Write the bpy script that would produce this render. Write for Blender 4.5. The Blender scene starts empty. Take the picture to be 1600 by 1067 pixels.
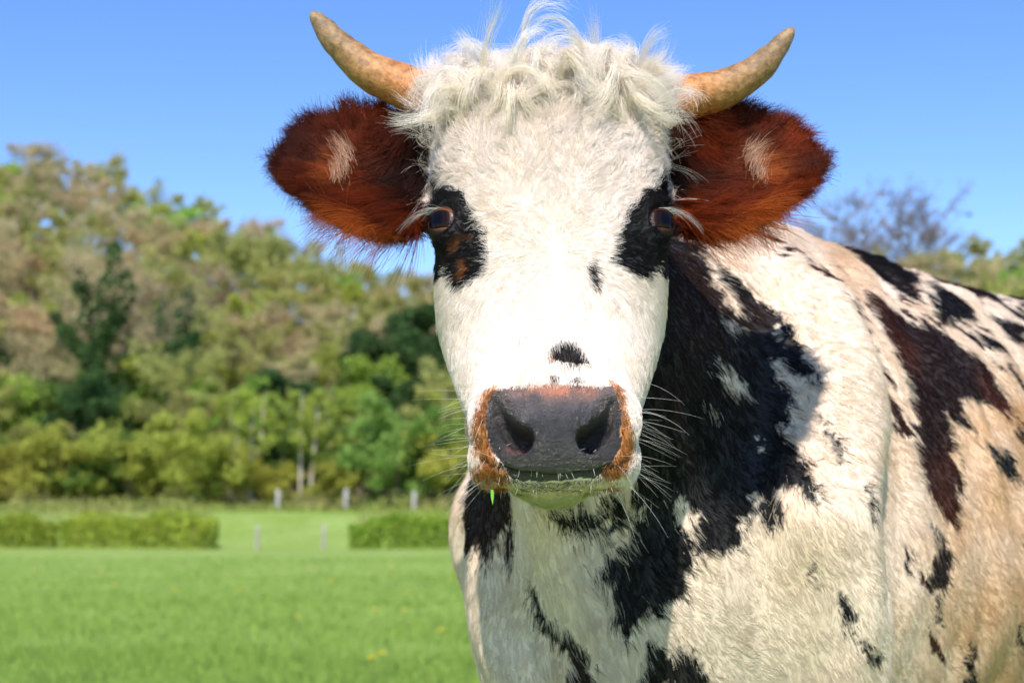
import bpy, bmesh, math, random
import numpy as np
from mathutils import Vector, Matrix

rng = np.random.default_rng(7)
random.seed(7)
R = math.radians
scene = bpy.context.scene
col = scene.collection

# ------------------------------------------------------------------ camera
CAM_H = 1.0
F_PX = 2444.0                      # focal length in pixels of a 1600 px wide picture (55 mm)
cam_data = bpy.data.cameras.new('camera')
cam = bpy.data.objects.new('camera', cam_data)
col.objects.link(cam)
scene.camera = cam
cam_data.sensor_width = 36.0
cam_data.lens = 55.0
cam.location = (0, 0, CAM_H)
cam.rotation_euler = (R(90 + 6.69), 0, 0)
cam_data.clip_start = 0.05
cam_data.clip_end = 3000
cam_data.dof.use_dof = True
cam_data.dof.focus_distance = 1.53
cam_data.dof.aperture_fstop = 7.0

# ------------------------------------------------------------------ sky and sun
SUN_EL, SUN_AZ = 49.0, 8.0        # azimuth: degrees to the left of straight behind the camera
to_sun = Vector((-math.sin(R(SUN_AZ)) * math.cos(R(SUN_EL)),
                 -math.cos(R(SUN_AZ)) * math.cos(R(SUN_EL)), math.sin(R(SUN_EL))))
world = bpy.data.worlds.new('World')
scene.world = world
world.use_nodes = True
wn = world.node_tree
sky = wn.nodes.new('ShaderNodeTexSky')
sky.sky_type = 'NISHITA'
sky.sun_disc = False
sky.sun_elevation = R(SUN_EL)
sky.sun_rotation = R(180 + SUN_AZ)
sky.air_density = 1.0
sky.dust_density = 0.0
sky.ozone_density = 4.0
bg = wn.nodes['Background']
bg.inputs['Strength'].default_value = 0.148
hsv = wn.nodes.new('ShaderNodeHueSaturation')      # the camera's vivid colour setting, even over the whole sky
hsv.inputs['Hue'].default_value = 0.514
hsv.inputs['Saturation'].default_value = 1.2
wn.links.new(sky.outputs['Color'], hsv.inputs['Color'])
wn.links.new(hsv.outputs['Color'], bg.inputs['Color'])

sun_data = bpy.data.lights.new('sun', 'SUN')
sun_data.energy = 4.2
sun_data.angle = R(0.5)
sun_data.color = (1.0, 0.94, 0.845)
sun = bpy.data.objects.new('sun', sun_data)
col.objects.link(sun)
sun.rotation_euler = to_sun.to_track_quat('Z', 'Y').to_euler()
sun.location = (-20, -30, 60)

scene.view_settings.view_transform = 'Standard'
scene.view_settings.look = 'None'
scene.view_settings.exposure = 0.54
scene.view_settings.gamma = 1.0
scene.view_settings.use_curve_mapping = False
scene.render.engine = 'CYCLES'
scene.cycles.use_denoising = True
scene.cycles.use_adaptive_sampling = True
scene.cycles.adaptive_threshold = 0.02
scene.cycles.max_bounces = 6
scene.cycles.diffuse_bounces = 3
scene.cycles.glossy_bounces = 2
scene.cycles.transmission_bounces = 4
scene.cycles.transparent_max_bounces = 8
try:
    scene.cycles_curves.shape = 'RIBBONS'
    scene.cycles_curves.subdivisions = 2
except Exception:
    pass

# ------------------------------------------------------------------ helpers
def tag(o, label=None, category=None, group=None, kind=None):
    if label: o['label'] = label
    if category: o['category'] = category
    if group: o['group'] = group
    if kind: o['kind'] = kind
    return o

def empty(name, loc, rz=0.0):
    o = bpy.data.objects.new(name, None)
    o.empty_display_size = 0.2
    col.objects.link(o)
    o.location = loc
    o.rotation_euler = (0, 0, rz)
    return o

def mesh_obj(name, verts, faces, mat, parent=None, smooth=True):
    me = bpy.data.meshes.new(name)
    me.from_pydata([tuple(v) for v in verts], [], [tuple(f) for f in faces])
    me.update()
    if smooth:
        me.polygons.foreach_set('use_smooth', [True] * len(me.polygons))
    if mat is not None:
        me.materials.append(mat)
    o = bpy.data.objects.new(name, me)
    col.objects.link(o)
    if parent is not None:
        o.parent = parent
    return o

def quads_mesh(name, V, mat, parent=None, colors=None):
    """V: (N, k, 3) array of separate k-gons, colours per polygon in attribute 'tint'."""
    n, k, _ = V.shape
    me = bpy.data.meshes.new(name)
    me.vertices.add(n * k)
    me.vertices.foreach_set('co', V.reshape(-1).astype(np.float32))
    me.loops.add(n * k)
    me.loops.foreach_set('vertex_index', np.arange(n * k, dtype=np.int32))
    me.polygons.add(n)
    me.polygons.foreach_set('loop_start', np.arange(0, n * k, k, dtype=np.int32))
    me.polygons.foreach_set('loop_total', np.full(n, k, dtype=np.int32))
    if colors is not None:
        a = me.attributes.new('tint', 'FLOAT_COLOR', 'POINT')
        c = np.ones((n * k, 4), np.float32)
        c[:, :3] = np.repeat(colors, k, axis=0)
        a.data.foreach_set('color', c.reshape(-1))
    me.update(calc_edges=True)
    me.materials.append(mat)
    o = bpy.data.objects.new(name, me)
    col.objects.link(o)
    if parent is not None:
        o.parent = parent
    return o

def _hash(ix, iy, iz, seed):
    h = (ix.astype(np.int64) * 374761393 + iy.astype(np.int64) * 668265263
         + iz.astype(np.int64) * 2147483647 + seed * 974711) & 0xFFFFFFFF
    h = ((h ^ (h >> 13)) * 1274126177) & 0xFFFFFFFF
    h = h ^ (h >> 16)
    return (h & 0xFFFF).astype(np.float64) / 32767.5 - 1.0

NROT = np.array(Matrix.Rotation(.9, 3, Vector((.3, .8, .5)).normalized()))
def noise3(p, scale, seed=0):
    """smooth value noise in -1..1, vectorised"""
    q = (np.asarray(p, np.float64) @ NROT) / scale
    i = np.floor(q); f = q - i
    f = f * f * (3 - 2 * f)
    ix, iy, iz = i[:, 0], i[:, 1], i[:, 2]
    out = 0
    for dx in (0, 1):
        wx = f[:, 0] if dx else 1 - f[:, 0]
        for dy in (0, 1):
            wy = f[:, 1] if dy else 1 - f[:, 1]
            for dz in (0, 1):
                wz = f[:, 2] if dz else 1 - f[:, 2]
                out = out + wx * wy * wz * _hash(ix + dx, iy + dy, iz + dz, seed)
    return out

def sstep(a, b, x):
    t = np.clip((x - a) / (b - a), 0, 1)
    return t * t * (3 - 2 * t)

def in_poly(x, y, poly):
    inside = np.zeros(len(x), bool)
    n = len(poly)
    for i in range(n):
        x0, y0 = poly[i]; x1, y1 = poly[(i + 1) % n]
        if y0 == y1:
            continue
        c = ((y0 > y) != (y1 > y)) & (x < (x1 - x0) * (y - y0) / (y1 - y0) + x0)
        inside ^= c
    return inside

def nrm(v):
    return v / np.maximum(np.linalg.norm(v, axis=-1, keepdims=True), 1e-9)

# ------------------------------------------------------------------ material helpers
def new_mat(name):
    m = bpy.data.materials.new(name)
    m.use_nodes = True
    return m, m.node_tree, m.node_tree.nodes['Principled BSDF']

def plain_mat(name, color, rough=0.7, noise=0.0, nscale=20.0, bump=0.0, spec=0.4):
    m, nt, b = new_mat(name)
    b.inputs['Roughness'].default_value = rough
    b.inputs['Specular IOR Level'].default_value = spec
    tc = nt.nodes.new('ShaderNodeTexCoord')
    nz = nt.nodes.new('ShaderNodeTexNoise')
    nz.inputs['Scale'].default_value = nscale
    nz.inputs['Detail'].default_value = 5
    nt.links.new(tc.outputs['Object'], nz.inputs['Vector'])
    rp = nt.nodes.new('ShaderNodeValToRGB')
    c = Vector(color)
    rp.color_ramp.elements[0].position = 0.3
    rp.color_ramp.elements[1].position = 0.7
    rp.color_ramp.elements[0].color = (*(c * (1 - noise)), 1)
    rp.color_ramp.elements[1].color = (*(c * (1 + noise)), 1)
    nt.links.new(nz.outputs['Fac'], rp.inputs['Fac'])
    nt.links.new(rp.outputs['Color'], b.inputs['Base Color'])
    if bump:
        bm = nt.nodes.new('ShaderNodeBump')
        bm.inputs['Strength'].default_value = bump
        nt.links.new(nz.outputs['Fac'], bm.inputs['Height'])
        nt.links.new(bm.outputs['Normal'], b.inputs['Normal'])
    return m

def leaf_mat(name, use_tint=True, color=(0.1, 0.2, 0.03), vary=0.25, trans=0.35):
    """foliage: diffuse plus translucent, per-face tint and a small shift per object"""
    m = bpy.data.materials.new(name)
    m.use_nodes = True
    nt = m.node_tree
    nt.nodes.clear()
    out = nt.nodes.new('ShaderNodeOutputMaterial')
    mix = nt.nodes.new('ShaderNodeMixShader')
    d = nt.nodes.new('ShaderNodeBsdfDiffuse')
    t = nt.nodes.new('ShaderNodeBsdfTranslucent')
    mix.inputs['Fac'].default_value = trans
    if use_tint:
        a = nt.nodes.new('ShaderNodeAttribute')
        a.attribute_name = 'tint'
        csock = a.outputs['Color']
    else:
        r = nt.nodes.new('ShaderNodeRGB')
        r.outputs[0].default_value = (*color, 1)
        csock = r.outputs[0]
    oi = nt.nodes.new('ShaderNodeObjectInfo')
    mr = nt.nodes.new('ShaderNodeMapRange')
    mr.inputs['To Min'].default_value = 1 - vary
    mr.inputs['To Max'].default_value = 1 + vary
    nt.links.new(oi.outputs['Random'], mr.inputs['Value'])
    hs = nt.nodes.new('ShaderNodeHueSaturation')
    nt.links.new(mr.outputs['Result'], hs.inputs['Value'])
    mh = nt.nodes.new('ShaderNodeMapRange')
    mh.inputs['To Min'].default_value = 0.485
    mh.inputs['To Max'].default_value = 0.515
    mm = nt.nodes.new('ShaderNodeMath'); mm.operation = 'FRACT'
    m7 = nt.nodes.new('ShaderNodeMath'); m7.operation = 'MULTIPLY'; m7.inputs[1].default_value = 7.31
    nt.links.new(oi.outputs['Random'], m7.inputs[0])
    nt.links.new(m7.outputs[0], mm.inputs[0])
    nt.links.new(mm.outputs[0], mh.inputs['Value'])
    nt.links.new(mh.outputs['Result'], hs.inputs['Hue'])
    nt.links.new(csock, hs.inputs['Color'])
    nt.links.new(hs.outputs['Color'], d.inputs['Color'])
    nt.links.new(hs.outputs['Color'], t.inputs['Color'])
    nt.links.new(d.outputs[0], mix.inputs[1])
    nt.links.new(t.outputs[0], mix.inputs[2])
    nt.links.new(mix.outputs[0], out.inputs['Surface'])
    return m
# =================================================================== THE SETTING
def ground_z(x, y):
    x = np.asarray(x, float); y = np.asarray(y, float)
    yy = np.maximum(y, 1)
    bear = x / np.maximum(yy, 30)
    crest = np.interp(bear, [-.9, -.45, -.33, -.25, -.165, -.12, -.08, .0, .2, .27, .33, .5, .9],
                      [42, 42, 41, 36, 30.5, 25.5, 22, 21, 22, 24, 25, 26, 27])
    bank = 1.75 * sstep(67, 86, y)
    hill = crest * sstep(90, 225, y) ** 1.0
    far = 6 * sstep(225, 420, y)
    bumps = .05 * noise3(np.c_[x, y, 0 * x], 6.0, 81) * sstep(4, 12, y) + .9 * noise3(np.c_[x, y, 0 * x], 22.0, 82) * sstep(95, 130, y)
    return bank + hill + far + bumps

def ground_mesh():
    ys = np.concatenate([np.arange(-30, 12, 2.0), np.arange(12, 110, 2.0), np.arange(110, 300, 5.0), np.arange(300, 1500, 60.0)])
    nx = 121
    verts = []
    for y in ys:
        half = 40 + max(y, 0) * 1.1
        xs = np.linspace(-half, half, nx)
        zs = ground_z(xs, np.full(nx, y))
        verts.extend(np.c_[xs, np.full(nx, y), zs])
    faces = [(i * nx + j, i * nx + j + 1, (i + 1) * nx + j + 1, (i + 1) * nx + j) for i in range(len(ys) - 1) for j in range(nx - 1)]
    return verts, faces

def meadow_material():
    m, nt, b = new_mat('meadow')
    b.inputs['Roughness'].default_value = .9
    b.inputs['Specular IOR Level'].default_value = .1
    geo = nt.nodes.new('ShaderNodeNewGeometry')
    n1 = nt.nodes.new('ShaderNodeTexNoise'); n1.inputs['Scale'].default_value = .35; n1.inputs['Detail'].default_value = 6
    n2 = nt.nodes.new('ShaderNodeTexNoise'); n2.inputs['Scale'].default_value = 3.5; n2.inputs['Detail'].default_value = 8
    for q in (n1, n2): nt.links.new(geo.outputs['Position'], q.inputs['Vector'])
    r1 = nt.nodes.new('ShaderNodeValToRGB')
    r1.color_ramp.elements[0].position = .3; r1.color_ramp.elements[0].color = (.225, .320, .060, 1)
    r1.color_ramp.elements[1].position = .7; r1.color_ramp.elements[1].color = (.300, .395, .105, 1)
    nt.links.new(n1.outputs['Fac'], r1.inputs['Fac'])
    r2 = nt.nodes.new('ShaderNodeValToRGB')
    r2.color_ramp.elements[0].position = .3; r2.color_ramp.elements[0].color = (.7, .78, .6, 1)
    r2.color_ramp.elements[1].position = .7; r2.color_ramp.elements[1].color = (1.15, 1.1, 1.2, 1)
    nt.links.new(n2.outputs['Fac'], r2.inputs['Fac'])
    mx = nt.nodes.new('ShaderNodeMix'); mx.data_type = 'RGBA'; mx.blend_type = 'MULTIPLY'; mx.inputs['Factor'].default_value = 1
    nt.links.new(r1.outputs['Color'], mx.inputs[6]); nt.links.new(r2.outputs['Color'], mx.inputs[7])
    # woodland floor up the hill
    sep = nt.nodes.new('ShaderNodeSeparateXYZ'); nt.links.new(geo.outputs['Position'], sep.inputs[0])
    ad = nt.nodes.new('ShaderNodeMath'); ad.operation = 'MULTIPLY_ADD'; ad.inputs[1].default_value = 12; 
    nt.links.new(n1.outputs['Fac'], ad.inputs[0]); nt.links.new(sep.outputs['Y'], ad.inputs[2])
    mr = nt.nodes.new('ShaderNodeMapRange'); mr.inputs['From Min'].default_value = 90; mr.inputs['From Max'].default_value = 102
    nt.links.new(ad.outputs[0], mr.inputs['Value'])
    m2 = nt.nodes.new('ShaderNodeMix'); m2.data_type = 'RGBA'
    nt.links.new(mr.outputs['Result'], m2.inputs['Factor'])
    nt.links.new(mx.outputs[2], m2.inputs[6]); m2.inputs[7].default_value = (.17, .16, .065, 1)
    nt.links.new(m2.outputs[2], b.inputs['Base Color'])
    bp = nt.nodes.new('ShaderNodeBump'); bp.inputs['Strength'].default_value = .6; bp.inputs['Distance'].default_value = .08
    nt.links.new(n2.outputs['Fac'], bp.inputs['Height']); nt.links.new(bp.outputs['Normal'], b.inputs['Normal'])
    return m

gv, gf = ground_mesh()
ground = mesh_obj('ground', gv, gf, meadow_material())
tag(ground, kind='structure')
ground['label'] = 'bright green meadow running up to a wooded hillside'

# ------------------------------------------------------------------ grass
LEAF = leaf_mat('leaf', True, vary=.12, trans=.5)
GRASS = leaf_mat('grass_blade', True, vary=0.0, trans=.4)
def grass_blades(n, px):
    # even on screen from 8 m outwards, plus a ring round the cow
    d = 8 / (1 - rng.random(n) * (1 - 8 / 48.0))
    b = rng.uniform(-.40, .40, n)
    x, y = b * d, d
    k = n // 6
    x[:k] = rng.uniform(-4, 5, k); y[:k] = rng.uniform(.6, 8, k)
    z = ground_z(x, y)
    h = rng.uniform(.03, .075, n) * (1 + .6 * noise3(np.c_[x, y, z], .9, 91)) * (1 + .012 * y)
    wd = rng.uniform(.004, .008, n) * (1 + .05 * y)
    a = rng.random(n) * 6.283
    lean = rng.normal(0, .45, (n, 2)) * h[:, None]
    V = np.empty((n, 3, 3))
    V[:, 0] = np.c_[x - np.cos(a) * wd, y - np.sin(a) * wd, z - .01]
    V[:, 1] = np.c_[x + np.cos(a) * wd, y + np.sin(a) * wd, z - .01]
    V[:, 2] = np.c_[x + lean[:, 0], y + lean[:, 1], z + h]
    g = noise3(np.c_[x, y, z], 2.2, 92) * .5 + rng.normal(0, .35, n)
    c = lerp_(np.array([[.265, .375, .065]]), np.array([[.360, .465, .115]]), np.clip(.5 + .45 * g, 0, 1))
    return V, c
def lerp_(a, b, t):
    t = np.asarray(t)[:, None]
    return a * (1 - t) + b * t
V, c = grass_blades(130000, 0)
grass = quads_mesh('grass', V, GRASS, None, c)
tag(grass, 'short bright green meadow grass around the cow', 'grass', kind='stuff')

# dandelions
STEM = plain_mat('flower_stem', (.12, .22, .05), .7)
PETAL = plain_mat('yellow_petal', (.80, .58, .02), .6, .1, 60)
def flower_mesh():
    verts, faces = [], []
    for ring_, (r, z, n) in enumerate(((.030, .004, 14), (.022, .012, 11), (.012, .016, 7))):
        for j in range(n):
            a = 2 * math.pi * j / n + ring_ * .3
            b0 = len(verts)
            for rr, off, zz in ((.004, -.12, 0), (.004, .12, 0), (r, .10, z), (r * 1.06, 0, z + .002), (r, -.10, z)):
                verts.append((rr * math.cos(a + off), rr * math.sin(a + off), zz + ring_ * .003))
            faces.append(tuple(range(b0, b0 + 5)))
    me = bpy.data.meshes.new('petals'); me.from_pydata(verts, [], faces); me.materials.append(PETAL)
    sv, sf = [], []
    for q, z in enumerate((-.16, -.08, .002)):
        for j in range(6):
            a = 2 * math.pi * j / 6
            sv.append((.003 * math.cos(a) + .004 * (q == 1), .003 * math.sin(a), z))
    for i in range(2):
        for j in range(6):
            k = (j + 1) % 6
            sf.append((i * 6 + j, i * 6 + k, (i + 1) * 6 + k, (i + 1) * 6 + j))
    ms = bpy.data.meshes.new('stem'); ms.from_pydata(sv, [], sf); ms.materials.append(STEM)
    return me, ms
fp, fs = flower_mesh()
flowers = [(600, 1055), (585, 1064), (612, 905), (488, 905), (165, 912), (300, 868), (40, 875), (72, 880), (380, 943), (305, 866), (185, 935),
           (10, 868), (710, 925), (470, 985), (635, 975), (690, 1008), (755, 1032), (590, 975), (640, 950), (280, 945), (60, 905), (520, 930)]
for px, py in flowers:
    d = F_PX * CAM_H / (py - 820.0)
    x = (px - 800) / F_PX * d
    z = float(ground_z([x], [d])[0])
    o = empty('dandelion', (x, d, z), random.random() * 6)
    tag(o, 'yellow dandelion flower dotted in the green meadow grass', 'flower', 'dandelions in the meadow')
    sc = .8 + .018 * d
    o.scale = (sc, sc, 1 + .01 * d)
    for me, nm in ((fp, 'petals'), (fs, 'stem')):
        ch = bpy.data.objects.new(nm, me); col.objects.link(ch); ch.parent = o; ch.location = (0, 0, .155)

# ------------------------------------------------------------------ foliage
def leaf_quads(P, size, up=.35, seed=0):
    n = len(P)
    N = nrm(rng.normal(0, 1, (n, 3)) + np.array([0, -.2, up]))
    T = nrm(np.cross(N, rng.normal(0, 1, (n, 3))))
    B = np.cross(N, T)
    s = size * rng.uniform(.6, 1.3, n)[:, None]
    V = np.stack([P - T * s * .5, P + B * s * .42, P + T * s * .55 + N * s * .1, P - B * s * .42], 1)
    return V

def tint_leaves(P, ctr, cols, seed):
    n = len(P)
    a = noise3(P + seed * 7.7, 1.3, seed) * .5 + noise3(P + seed * 3.1, .5, seed + 1) * .35 + rng.normal(0, .3, n)
    a = np.clip(.5 + .5 * a, 0, 1)
    c = lerp_(np.array([cols[0]]), np.array([cols[1]]), a)
    return np.minimum(c * rng.uniform(.95, 1.32, (n, 1)), .75)

def limb(verts, faces, path, radii, n=7):
    b = len(verts)
    for i, p in enumerate(path):
        d = np.array(path[min(i + 1, len(path) - 1)]) - np.array(path[max(i - 1, 0)])
        d = d / np.linalg.norm(d)
        u = np.cross(d, [.3, 1, .1]); u /= np.linalg.norm(u); w = np.cross(d, u)
        for j in range(n):
            a = 2 * math.pi * j / n
            verts.append(np.array(p) + radii[i] * (u * math.cos(a) + w * math.sin(a)))
    for i in range(len(path) - 1):
        for j in range(n):
            k = (j + 1) % n
            faces.append((b + i * n + j, b + i * n + k, b + (i + 1) * n + k, b + (i + 1) * n + j))

BARK = plain_mat('bark_grey_brown', (.17, .135, .095), .9, .35, 3.0, .5)
BARKP = plain_mat('bark_pale', (.52, .47, .38), .8, .25, 3.0, .3)

def branching(h, spread, trunk_r, n_limb, seed, fork=.3, twigs=0):
    r = np.random.default_rng(seed)
    verts, faces, tips = [], [], []
    lean = r.normal(0, .03, 2) * h
    tp = [np.array([lean[0] * t, lean[1] * t, h * .82 * t]) for t in np.linspace(0, 1, 6)]
    limb(verts, faces, tp, [trunk_r * (1 - .8 * t) for t in np.linspace(0, 1, 6)], 8)
    for i in range(n_limb):
        t0 = fork + (0.95 - fork) * (i + r.random() * .6) / n_limb
        p0 = np.array([lean[0] * t0, lean[1] * t0, h * .82 * t0])
        a = i * 2.4 + r.normal(0, .3)
        ln = spread * (1.15 - .6 * (t0 - fork) / (1 - fork)) * r.uniform(.75, 1.1)
        e = p0 + np.array([math.cos(a) * ln, math.sin(a) * ln, ln * r.uniform(.45, .95)])
        m = (p0 + e) / 2 + np.array([0, 0, -.08 * ln])
        rb = trunk_r * (.42 - .25 * t0)
        limb(verts, faces, [p0, m, e], [rb, rb * .6, rb * .2], 5)
        tips += [e, m]
        for q in range(3 + twigs):
            s = r.uniform(.3, 1)
            b0 = p0 * (1 - s) + e * s
            a2 = a + r.normal(0, .9)
            l2 = ln * r.uniform(.3, .6)
            e2 = b0 + np.array([math.cos(a2) * l2, math.sin(a2) * l2, l2 * r.uniform(.3, 1.1)])
            limb(verts, faces, [b0, (b0 + e2) / 2 + r.normal(0, .05, 3), e2], [rb * .4, rb * .28, .012], 4)
            tips.append(e2)
            for w_ in range(twigs):
                a3 = a2 + r.normal(0, 1.0); l3 = l2 * r.uniform(.3, .7)
                s3 = r.uniform(.4, 1); b3 = b0 * (1 - s3) + e2 * s3
                e3 = b3 + np.array([math.cos(a3) * l3, math.sin(a3) * l3, l3 * r.uniform(.4, 1.3)])
                limb(verts, faces, [b3, e3], [.03, .01], 3)
                tips.append(e3)
    return verts, faces, np.array(tips)

def make_tree(h, spread, cols, n_leaf, leaf, seed, bark=BARK, fork=.3, n_limb=12, twigs=0, clump=.9, trunk_r=.22):
    """returns crown and trunk mesh data"""
    v, f, tips = branching(h, spread, trunk_r, n_limb, seed, fork, twigs)
    tm = bpy.data.meshes.new('trunk'); tm.from_pydata([tuple(q) for q in v], [], f); tm.materials.append(bark)
    r = np.random.default_rng(seed + 100)
    ci = r.integers(0, len(tips), n_leaf)
    P = tips[ci] + nrm(r.normal(0, 1, (n_leaf, 3))) * (r.random(n_leaf) ** .5 * clump)[:, None] * np.array([1, 1, .75]) * (.6 + .8 * _hash(ci, ci, ci, seed)[:, None] ** 2)
    P[:, 2] = np.maximum(P[:, 2], .1)
    V = leaf_quads(P, leaf)
    c = tint_leaves(P, None, cols, seed)
    o = quads_mesh('crown', V, LEAF, None, c)
    cm = o.data
    bpy.data.objects.remove(o)
    return cm, tm

BEIGE = ((.42, .34, .19), (.60, .52, .29))
TAN = ((.47, .34, .20), (.58, .48, .24))
YEL = ((.27, .33, .05), (.50, .55, .11))
LIME = ((.21, .36, .05), (.40, .56, .11))
MID = ((.10, .18, .04), (.24, .35, .08))
DARK = ((.030, .065, .026), (.10, .18, .055))
OLIVE = ((.30, .31, .085), (.50, .50, .17))
MAUVE = ((.30, .25, .25), (.44, .36, .33))
kinds = {
    'beige': [make_tree(13, 3.6, BEIGE, 5200, .26, 201 + i, twigs=2, clump=.85) for i in range(3)],
    'tan': [make_tree(12, 3.5, TAN, 5000, .26, 211 + i, twigs=2, clump=.8) for i in range(2)],
    'yellow': [make_tree(11, 3.2, YEL, 5200, .30, 221 + i, clump=1.0) for i in range(2)],
    'lime': [make_tree(10, 3.3, LIME, 5200, .32, 231 + i, clump=1.05) for i in range(2)],
    'olive': [make_tree(13, 3.6, OLIVE, 5600, .28, 241 + i, twigs=1, clump=.95) for i in range(3)],
    'mid': [make_tree(9, 3.2, MID, 6000, .34, 251 + i, fork=.15, clump=1.1) for i in range(2)],
    'dark': [make_tree(12, 2.8, DARK, 7000, .34, 261 + i, fork=.12, clump=1.1) for i in range(2)],
    'mauve': [make_tree(13, 3.8, MAUVE, 900, .2, 271 + i, twigs=4, clump=.7, n_limb=14) for i in range(2)],
    'pale': [make_tree(12, 1.5, YEL, 900, .28, 281 + i, bark=BARKP, fork=.45, n_limb=8, clump=.7, trunk_r=.16) for i in range(2)],
    'bush': [make_tree(4.2, 2.1, ((.28, .30, .05), (.50, .51, .11)), 4200, .24, 291 + i, fork=.05, n_limb=10, clump=.75, trunk_r=.10) for i in range(2)],
    'greenbush': [make_tree(4.4, 2.2, ((.15, .25, .05), (.34, .44, .11)), 4200, .24, 295 + i, fork=.05, n_limb=10, clump=.75, trunk_r=.10) for i in range(2)],
}
TLAB = {   # name, look, category
    'beige': ('budding_tree', 'beige budding tree with bare twigs', 'tree'),
    'tan': ('budding_tree', 'pinkish tan budding tree', 'tree'),
    'yellow': ('leafy_tree', 'yellow-green tree in fresh leaf', 'tree'),
    'lime': ('leafy_tree', 'bright lime-green tree', 'tree'),
    'olive': ('leafy_tree', 'dull olive-green tree', 'tree'),
    'mid': ('leafy_tree', 'round mid-green bushy tree', 'tree'),
    'dark': ('evergreen_tree', 'dense dark evergreen tree', 'tree'),
    'mauve': ('bare_tree', 'leafless greyish mauve tree', 'tree'),
    'pale': ('slender_tree', 'slender tree with thin pale trunk', 'tree'),
    'bush': ('shrub', 'rounded yellow-green shrub', 'shrub'),
    'greenbush': ('shrub', 'rounded fresh green shrub', 'shrub'),
}
def where_label(x, y):
    b = x / y * F_PX + 800
    d = ('on the bank' if y < 100 else 'just behind the bank shrubs' if y < 110 else 'low on the wooded slope' if y < 124 else
         'on the lower wooded slope' if y < 139 else 'halfway up the wooded slope' if y < 157 else 'on the upper wooded slope' if y < 176 else
         'below the crest' if y < 197 else 'on the crest')
    w = ('by the short hedge end' if b < 96 else 'above the long hedge' if b < 345 else 'above the post gap' if b < 550 else
         'beside the cow\'s cheek' if b < 720 else 'behind the cow\'s head' if b < 1110 else 'behind the cow\'s ear' if b < 1290 else 'above the cow\'s back')
    return d + ' ' + w
tree_no = 0
def plant(kind, x, y, sc=1.0, sz=None):
    global tree_no
    var = kinds[kind]
    cm, tm = var[tree_no % len(var)]
    nm, look, cat = TLAB[kind]
    lab = look + ' ' + where_label(x, y)
    grp = lab.replace(cat, cat + 's', 1)
    z = float(ground_z([x], [y])[0])
    o = empty(nm, (x, y, z - .1), tree_no * 2.399)
    o.scale = (sc, sc, sz or sc)
    tag(o, lab, cat, grp)
    for me, pn in ((tm, 'trunk'), (cm, 'crown')):
        ch = bpy.data.objects.new(pn, me); col.objects.link(ch); ch.parent = o
    tree_no += 1
    return o

def bx(px, y):
    """sideways distance of something seen at bearing px, y metres away"""
    return (px - 800) / F_PX * y

trs = random.Random(5)
# shrubs along the bank, then the wood in rows up the slope
for px, k, sc in ((-60, 'bush', 1.1), (20, 'bush', .9), (75, 'bush', 1.15), (140, 'greenbush', .8), (205, 'bush', 1.25), (255, 'bush', 1.0), (310, 'bush', 1.2), (352, 'bush', .9),
                  (430, 'bush', .7), (525, 'bush', .75), (575, 'greenbush', 1.25), (618, 'greenbush', 1.35), (660, 'greenbush', 1.1), (690, 'bush', 1.1), (735, 'greenbush', 1.2),
                  (800, 'bush', 1.2), (880, 'greenbush', 1.2), (960, 'bush', 1.1), (1050, 'greenbush', 1.2), (1150, 'bush', 1.2), (1260, 'greenbush', 1.2), (1380, 'bush', 1.2), (1500, 'greenbush', 1.2), (1620, 'bush', 1.2)):
    y = 93 + trs.uniform(-2, 3)
    plant(k, bx(px, y), y, sc * 1.0)
for px in (362, 378, 392, 402, 470, 484, 497, 700):
    y = 96 + trs.uniform(-1, 2)
    plant('pale', bx(px, y), y, .75)
rows = [
    (101, 62, .55, ['greenbush', 'mid', 'bush', 'olive', 'mid', 'greenbush']),
    (107, 75, .78, ['mid', 'dark', 'yellow', 'mid', 'olive', 'lime', 'dark']),
    (117, 76, .88, ['yellow', 'olive', 'dark', 'beige', 'mid', 'lime']),
    (131, 72, .95, ['olive', 'beige', 'yellow', 'lime', 'olive', 'tan', 'yellow']),
    (148, 68, 1.0, ['beige', 'yellow', 'tan', 'olive', 'yellow']),
    (166, 72, 1.0, ['olive', 'beige', 'tan', 'yellow', 'olive', 'beige']),
    (186, 70, 1.0, ['beige', 'olive', 'lime', 'beige', 'tan']),
    (206, 66, 1.0, ['olive', 'lime', 'beige', 'mauve', 'olive', 'yellow']),
]
for y0, step, sc, ks in rows:
    i = trs.randint(0, 5)
    px = -90 + trs.uniform(0, 40)
    while px < 1700:
        hidden = 720 < px < 1230
        y = y0 + trs.uniform(-5, 5)
        if px < 1250 or y0 > 140:
            plant(ks[i % len(ks)], bx(px, y), y, sc * trs.uniform(.85, 1.15))
        px += step * trs.uniform(.75, 1.15) * (1.7 if hidden else 1.0)
        i += trs.choice((1, 1, 2))
# trees picked out in the photograph
for px, y, k, sc in ((40, 222, 'lime', 1.0), (-10, 218, 'lime', 1.05), (95, 224, 'yellow', .95), (230, 226, 'mauve', 1.05), (290, 228, 'mauve', 1.0), (350, 226, 'mauve', .95), (420, 224, 'lime', .8),
                     (600, 120, 'dark', 1.15), (640, 122, 'dark', 1.25), (680, 118, 'dark', 1.15), (625, 108, 'dark', .8),
                     (1300, 208, 'mauve', 1.7), (1350, 212, 'mauve', 1.95), (1420, 210, 'mauve', 1.75), (1460, 215, 'mauve', 1.7), (1245, 212, 'mauve', 1.6),
                     (1490, 200, 'olive', 1.1), (1560, 206, 'lime', .95), (1420, 204, 'olive', 1.05), (1630, 205, 'olive', 1.05)):
    plant(k, bx(px, y), y, sc)

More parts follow.
